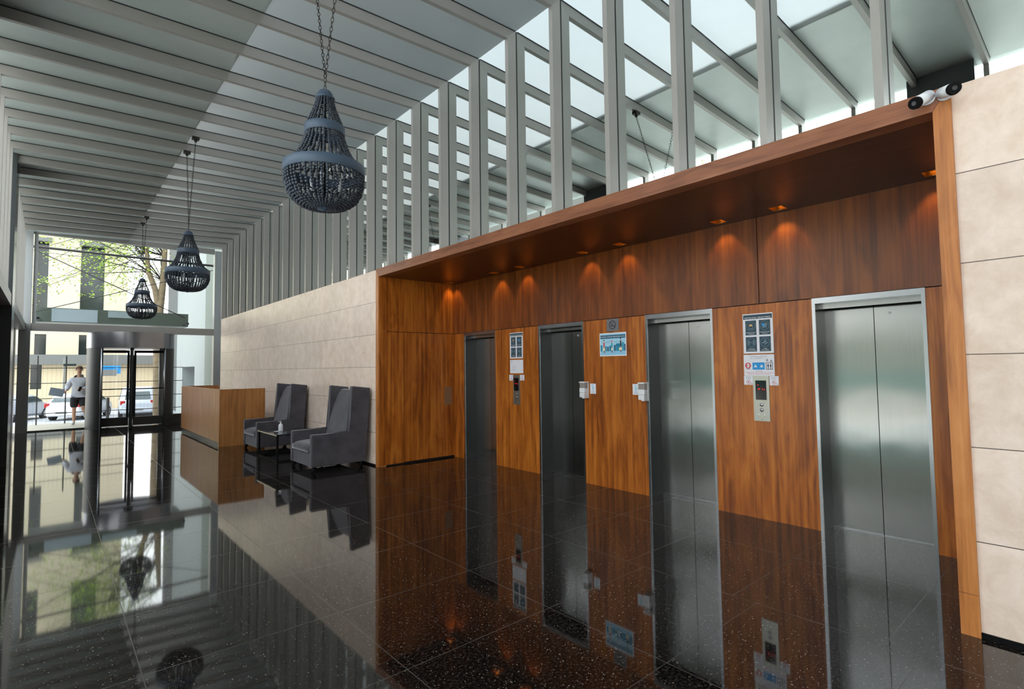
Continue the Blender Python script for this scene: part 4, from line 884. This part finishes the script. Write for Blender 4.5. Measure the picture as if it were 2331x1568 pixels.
# bracing rods behind the upper glazing
for lab, p, q, r in (('thick dark horizontal tie rod behind the upper entrance glass', (-0.45,20.3,5.20),(4.25,20.3,5.17),0.035),
                  ('thin dark brace rod falling to the right behind the upper entrance glass', (-0.42,20.36,5.13),(3.3,20.36,3.36),0.013),
                  ('thin dark brace rod rising to the right behind the upper entrance glass', (-0.42,20.40,3.32),(4.25,20.40,5.09),0.011)):
    tag(MB().tube(p,q,r).build('tie_rod', M_['fence']), lab, 'rod', group='bracing rods behind the entrance glass')
# ------------------------------------------------------------------ trees
M_['bark'] = plain('plane_tree_bark', (126,110,86), rough=0.9, var=0.35, scale=6, bump=0.4); M_['leaf'] = plain('spring_leaves', (168,196,70), rough=0.6, var=0.3, scale=2)
M_['leaf'].node_tree.nodes['Principled BSDF'].inputs['Transmission Weight'].default_value = 0.0
def leaves(mb, c, n, rad, sc, r):
    for i in range(n):
        while True:
            p = Vector((r.uniform(-1,1), r.uniform(-1,1), r.uniform(-1,1)))
            if p.length <= 1: break
        p = Vector(c) + Vector((p.x*rad[0], p.y*rad[1], p.z*rad[2]))
        u = Vector((r.uniform(-1,1), r.uniform(-1,1), r.uniform(-0.5,0.5))).normalized(); v = u.orthogonal().normalized()
        w_ = r.uniform(0.6,1.2)*sc
        mb.b.faces.new([mb.b.verts.new(q) for q in (p-u*w_, p+v*w_*0.55, p+u*w_, p-v*w_*0.55)])
def tree(loc, label, stems, crown, nleaf, leafsize, seed, twigs=26, name='tree'):
    r = random.Random(seed); t = thing(name, label, 'tree', loc)
    mb = MB()
    for pts, rs in stems: mb.path(pts, rs, 12)
    mb.build('trunk', M_['bark'], t)
    tips = []; mb = MB()
    for k in range(twigs):
        pts, rs = r.choice(stems[1:] if len(stems) > 1 else stems); p = Vector(pts[-1 - r.randrange(min(3, len(pts)))])
        c = Vector(crown[0]); q = c + Vector((r.uniform(-1,1)*crown[1][0], r.uniform(-1,1)*crown[1][1], r.uniform(-1,1)*crown[1][2]))
        mid = (p+q)/2 + Vector((r.uniform(-.3,.3), r.uniform(-.3,.3), r.uniform(0.1,.5)))
        mb.path([p, mid, q], [0.022, 0.013, 0.005], 5); tips += [q, mid]
    mb.build('branches', M_['fence'], t)
    mb = MB()
    for q in tips: leaves(mb, q, nleaf, (0.75,0.75,0.5), leafsize, r)
    o = mb.build('foliage', M_['leaf'], t); o['kind'] = 'stuff'
    return t
tree((3.95, 30.4, -1.02), 'spring tree with forked pale trunk outside the entrance', [([(0.0,0,0),(-0.05,0,2.0),(-0.1,0,4.6),(-0.1,0,5.8),(-0.09,0,6.1)],[0.25,0.22,0.21,0.20,0.12]),
    ([(-0.09,0,5.3),(-0.14,0,5.9),(-0.27,0,6.6),(-0.55,0,7.4),(-0.62,0,8.3),(-0.7,0,9.4)],[0.14,0.15,0.125,0.11,0.09,0.06]), ([(-0.09,0,5.3),(-0.04,0,5.9),(0.05,0,7.0),(0.08,0,8.2),(0.15,0,9.6)],[0.14,0.16,0.14,0.12,0.08])],
    ((-2.7,1.0,8.7),(2.9,1.2,3.2)), 40, 0.06, 5, 80)
# ------------------------------------------------------------------ parked cars
M_['carw'] = plain('white_car_paint', (232,232,236), rough=0.2, var=0.01); M_['cars'] = plain('silver_car_paint', (196,202,212), rough=0.2, var=0.01)
M_['cwin'] = plain('car_glass', (70,84,84), rough=0.08); M_['tyre'] = plain('tyre', (30,30,32), rough=0.8); M_['tail'] = plain('tail_light', (176,30,34), rough=0.2); M_['rim'] = plain('alloy_rim', (170,172,176), rough=0.3, metal=0.7)
def car(loc, rz, label, paint, h=1.47, L=4.1, w=1.74):
    t = thing('parked_car', label, 'car', loc, rz)
    # rear at -y; lofted cross sections along y
    Ss = [(-L/2,0.34,0.62,0.80,0.84),(-L/2+0.10,0.26,0.90,1.0,0.92),(-L/2+0.22,0.24,0.98,1.02,0.96),(-L/2+0.55,0.22,0.99,h*0.93,1.0),(-L/2+0.95,0.22,0.98,h,1.0),(-0.1,0.22,0.96,h,1.0),(0.45,0.22,0.95,h*0.95,1.0),(1.05,0.22,0.93,1.0,1.0),(L/2-0.30,0.24,0.84,0.86,0.95),(L/2-0.06,0.28,0.68,0.70,0.86),(L/2,0.36,0.58,0.60,0.80)]
    mb = MB(); rings = []
    for y, zb, zs, zt, wf in Ss:
        hw = w/2*wf; tw = hw*(0.80 if zt > zs+0.2 else 0.95)
        rings.append([mb.b.verts.new(p) for p in ((-hw*0.92,y,zb),(-hw,y,zb+0.22),(-hw*0.98,y,zs-0.02),(-tw,y,zt-0.03),(-tw*0.85,y,zt),(tw*0.85,y,zt),(tw,y,zt-0.03),(hw*0.98,y,zs-0.02),(hw,y,zb+0.22),(hw*0.92,y,zb))])
    for a, b_ in zip(rings, rings[1:]):
        for k in range(10):
            f_ = mb.b.faces.new([a[k], a[(k+1)%10], b_[(k+1)%10], b_[k]]); f_.smooth = True
    mb.b.faces.new(rings[0][::-1]); mb.b.faces.new(rings[-1])
    mb.build('body', paint, t)
    y0, y1 = -L/2+0.205, -L/2+0.53
    MB().prism([(-0.62,1.04),(0.62,1.04),(0.56,h*0.89),(-0.56,h*0.89)], 'y', 0, 0.02).build('rear_window', M_['cwin'], t)
    rw = t.children[-1] if False else [c for c in t.children if c.name.startswith('rear_window')][-1]
    rw.location = (0, y0-0.012, 0); 
    for v in rw.data.vertices: v.co.y += (v.co.z-1.04)/(h*0.89-1.04)*(y1-y0)
    for s in (-1,1):
        mb = MB(); mb.prism([(-L/2+0.62,1.02),(0.95,1.02),(0.42,h*0.90),(-L/2+0.92,h*0.92)], 'x', s*w/2*0.86, s*w/2*0.90)
        sw = mb.build('side_window', M_['cwin'], t)
        for v in sw.data.vertices: v.co.x -= s*(v.co.z-1.02)*0.22 - s*0.09
        MB().box(s*0.60 if s > 0 else -0.84, 0.84 if s > 0 else -0.60, -L/2+0.02, -L/2+0.20, 0.74, 0.98).bevel(0.03,2).build('tail_light', M_['tail'], t)
        for y in (-L/2+0.78, L/2-0.82):
            wl = MB().tube((s*(w/2-0.20),y,0.30),(s*(w/2+0.005),y,0.30),0.30,n=24).build('wheel', M_['tyre'], t)
            MB().tube((s*(w/2+0.0055),y,0.30),(s*(w/2+0.012),y,0.30),0.19,n=20).build('rim', M_['rim'], wl)
    MB().box(-0.72,0.72,-L/2-0.05,-L/2+0.10,0.30,0.56).bevel(0.04,2).build('rear_bumper', paint, t)
    MB().box(-0.26,0.26,-L/2-0.062,-L/2-0.051,0.40,0.51).build('licence_plate', M_['conc'], t)
    return t
car((1.45, 40.6, -1.02), math.radians(-26), 'white hatchback parked behind the walking man', M_['carw'], h=1.46)
car((4.15, 40.4, -1.02), math.radians(-6), 'white sport utility car seen through the right leaf of the revolving door', M_['cars'], h=1.75, L=4.4, w=1.85)
car((-1.45, 41.5, -1.02), math.radians(-26), 'silver car cut by the left column of the entrance', M_['cars'])
# ------------------------------------------------------------------ view beyond the left glass wall
o = MB().box(-7.9, -7.6, -20, 19.0, -0.2, 2.6).build('wall_courtyard', plain('courtyard_wall', (176,182,174), rough=0.7)); tag(o, 'pale courtyard wall outside the left glazing', 'wall', kind='structure')
o = MB().box(-7.59, -7.3, -20, 19.0, -0.2, 0.62).build('planter_wall', plain('white_planter', (235,235,232), rough=0.7)); tag(o, 'long white planter wall outside the left glazing', 'planter', kind='structure')
o = MB().box(-7.598, -7.55, -20, 19.0, 0.86, 1.16).build('courtyard_stripe', plain('teal_strip', (70,160,160), rough=0.5)); tag(o, 'teal strip along the courtyard wall outside', 'strip', kind='structure')
t = thing('grey_block', 'grey office block with dark windows beyond the left glass, seen in the mirror', 'building', (-16, 21, 0))
MB().box(-6,4,-4,9,-0.1,10.6).build('wall', M_['conc'], t)
for k in range(4): MB().box(4.001,4.05,-3+3*k,-1.2+3*k,6.0,9.2).build('window', M_['dwin'], t)
t = thing('white_block', 'white flat building beyond the left glass, seen in the mirror', 'building', (-24, 7, 0))
MB().box(-6,4,-4.5,2.8,-0.1,12.6).build('wall', M_['nwall'], t); MB().box(-6.3,4.3,-4.8,3.1,12.6,13.3).build('roof_edge', M_['white'], t)
for k in range(3): MB().box(4.001,4.05,-3.6+2.1*k,-2.2+2.1*k,9.6,11.8).build('window', M_['dwin'], t)
tree((-9, 8.2, 0), 'young green tree beyond the left glass, seen in the mirror', [([(0,0,0),(0.1,0,4),(0,0.1,7)],[0.16,0.12,0.05])], ((0,0,7.6),(0.9,0.9,1.2)), 40, 0.07, 11, 16)
# ------------------------------------------------------------------ walking man
def skinned(name, verts, edges, mat, parent, sub=1, root=0):
    me = bpy.data.meshes.new(name); bm = bmesh.new(); lay = bm.verts.layers.skin.verify(); vs = [bm.verts.new(v[0]) for v in verts]
    for a, b_ in edges: bm.edges.new((vs[a], vs[b_]))
    for v, q in zip(vs, verts):
        rr = q[1]; v[lay].radius = (rr, rr) if not isinstance(rr, tuple) else rr
    bm.verts.ensure_lookup_table(); vs[root][lay].use_root = True
    bm.to_mesh(me); bm.free(); me.materials.append(mat)
    o = bpy.data.objects.new(name, me); COL.objects.link(o); o.parent = parent
    m1 = o.modifiers.new('skin', 'SKIN'); m1.use_smooth_shade = True; m1.branch_smoothing = 0.4
    m2 = o.modifiers.new('sub', 'SUBSURF'); m2.levels = sub; m2.render_levels = sub
    return o
skinm = plain('skin', (206,158,132), rough=0.55, var=0.04); hoodm = plain('pale_grey_hoodie', (196,196,204), rough=0.85, var=0.05); shortm = plain('black_shorts', (24,25,30), rough=0.8); hairm = plain('brown_hair', (98,66,42), rough=0.7, var=0.2); shoem = plain('white_trainers', (206,204,202), rough=0.6)
man = thing('person', 'man in pale grey hoodie and black shorts walking past the glass with a folder', 'person', (0.70, 21.6, 0), math.radians(-8))
V = []; E2 = []
def pv(p, r): V.append((Vector(p), r)); return len(V)-1
def pe(*ids):
    for a, b_ in zip(ids, ids[1:]): E2.append((a, b_))
pel = pv((0,0.02,0.95),(0.135,0.10)); wst = pv((0,0.01,1.10),(0.125,0.09)); che = pv((0,0,1.30),(0.15,0.105)); nkb = pv((0,0.0,1.46),(0.07,0.06)); nck = pv((0,-0.02,1.53),0.052)
chin = pv((0,-0.045,1.60),(0.062,0.072)); hd = pv((0,-0.035,1.70),(0.078,0.096)); tp = pv((0,-0.02,1.775),(0.055,0.066))
pe(pel,wst,che,nkb,nck,chin,hd,tp)
def arm(sh, el, wr, hand_dir, thumb_dir, curl):
    s0 = pv(sh,0.055); e0 = pv(el,0.042); w0 = pv(wr,0.028); pe(che,s0,e0,w0)
    hd_ = Vector(hand_dir).normalized(); td = Vector(thumb_dir).normalized(); nrm = hd_.cross(td)
    palm = Vector(wr)+hd_*0.05; pm_ = pv(palm,(0.036,0.02)); pe(w0,pm_)
    kn = Vector(wr)+hd_*0.085
    for q, l in enumerate((0.036,0.042,0.040,0.030)):
        b0 = kn + td*(0.027-0.018*q); c1 = b0+hd_*l*0.9; c2 = c1+hd_*l*0.45+nrm*l*curl; c3 = c2+nrm*l*curl*0.8-hd_*l*0.1
        i0 = pv(b0,0.0088); i1 = pv(c1,0.0082); i2 = pv(c2,0.0075); i3 = pv(c3,0.0065); pe(pm_,i0,i1,i2,i3)
    t0 = Vector(wr)+hd_*0.03+td*0.035; t1 = t0+td*0.02+hd_*0.025; t2 = t1+hd_*0.025+nrm*0.012*curl
    a0 = pv(t0,0.0105); a1 = pv(t1,0.009); a2 = pv(t2,0.0075); pe(pm_,a0,a1,a2)
arm((-0.185,0.0,1.41),(-0.275,0.07,1.16),(-0.285,-0.14,1.06),(-0.1,-0.9,-0.35),(0.3,-0.2,0.9),0.8)
arm((0.185,0.0,1.41),(0.245,0.09,1.16),(0.11,-0.17,1.08),(-0.75,-0.6,0.05),(0.1,-0.1,1),0.8)
def leg(hp, kn, an, ball, toe):
    a = pv(hp,0.088); k1 = pv((Vector(hp)+Vector(kn))/2,0.074); b_ = pv(kn,0.055); cf = pv(Vector(kn)*0.62+Vector(an)*0.38+Vector((0,0.02,0)),0.054); c = pv(an,0.036); d = pv(ball,(0.036,0.028)); e = pv(toe,(0.03,0.02)); pe(pel,a,k1,b_,cf,c,d,e)
leg((-0.095,0.01,0.88),(-0.10,-0.05,0.49),(-0.11,0.05,0.085),(-0.115,-0.06,0.045),(-0.12,-0.15,0.035))
leg((0.095,0.01,0.88),(0.125,-0.12,0.51),(0.14,0.22,0.34),(0.14,0.30,0.26),(0.14,0.36,0.19))
skinned('body', V, E2, skinm, man, 1, 0)
H = [((0,0.02,0.86),(0.185,0.145)),((0,0.015,1.02),(0.195,0.155)),((0,0.005,1.20),(0.195,0.155)),((0,0,1.34),(0.19,0.145)),((0,0.01,1.45),(0.12,0.10)),((0,0.035,1.51),(0.105,0.095)),
     ((-0.185,0.0,1.40),0.095),((-0.275,0.07,1.16),0.082),((-0.284,-0.12,1.07),0.052),((0.185,0.0,1.40),0.095),((0.245,0.09,1.16),0.082),((0.12,-0.155,1.082),0.052)]
skinned('hoodie', [(Vector(a), b_) for a, b_ in H], [(0,1),(1,2),(2,3),(3,4),(4,5),(3,6),(6,7),(7,8),(3,9),(9,10),(10,11)], hoodm, man, 2, 1)
skinned('shorts', [(Vector(a), b_) for a, b_ in [((0,0.02,0.94),(0.17,0.13)),((-0.10,0.0,0.80),0.125),((-0.105,-0.04,0.50),0.105),((0.10,0.0,0.80),0.125),((0.127,-0.10,0.53),0.105)]], [(0,1),(1,2),(0,3),(3,4)], shortm, man, 2, 0)
for nm, P in (('shoe', [((-0.11,0.07,0.055),0.046),((-0.113,-0.04,0.045),0.046),((-0.12,-0.16,0.038),0.036)]), ('shoe', [((0.14,0.20,0.33),0.046),((0.14,0.29,0.25),0.044),((0.14,0.37,0.17),0.034)])):
    skinned(nm, [(Vector(a), b_) for a, b_ in P], [(0,1),(1,2)], shoem, man, 2, 0)
mb = MB()
prof = [(0.0,0.108),(0.05,0.098),(0.078,0.066),(0.092,0.02),(0.090,-0.02)]
mb.lathe(prof, 20); 
for v in mb.b.verts: v.co = Vector((v.co.x*0.98, v.co.y*1.15-0.012, v.co.z+1.715 + (0.035 if v.co.y < -0.03 and v.co.z < 0.03 else 0.0)))
mb.build('hair', hairm, man)
mb = MB()
for s in (-1,1): mb.ball((s*0.031,-0.128,1.698),0.0105,8,6)
mb.build('eyes', ink, man)
MB().prism([(-0.128,1.69),(-0.152,1.655),(-0.125,1.65)], 'x', -0.012, 0.012).build('nose', skinm, man); MB().box(-0.024,0.024,-0.124,-0.112,1.622,1.632).build('mouth', plain('lips',(160,100,92)), man)
for s in (-1,1): MB().ball((s*0.088,-0.02,1.685),0.026,8,6,(0.4,0.7,1.15)).build('ear', skinm, man)
def in_man(p): return Matrix.Rotation(math.radians(-8),4,'Z') @ Vector(p) + Vector((0.70,21.6,0))
o = MB().box(-0.17,0.17,-0.006,0.006,-0.13,0.11).build('folder', plain('grey_folder', (112,122,134), rough=0.5)); o.location = in_man((-0.49,-0.275,1.03)); o.rotation_euler = (0.1,0.22,-0.2); tag(o, 'dark grey folder in the hand of the walking man', 'folder')
o = MB().box(-0.037,0.037,-0.004,0.004,-0.075,0.075).bevel(0.003,2).build('phone', M_['black']); o.location = in_man((0.05,-0.25,1.10)); o.rotation_euler = (0.3,0.2,0.5); tag(o, 'black phone in the other hand of the walking man', 'phone')
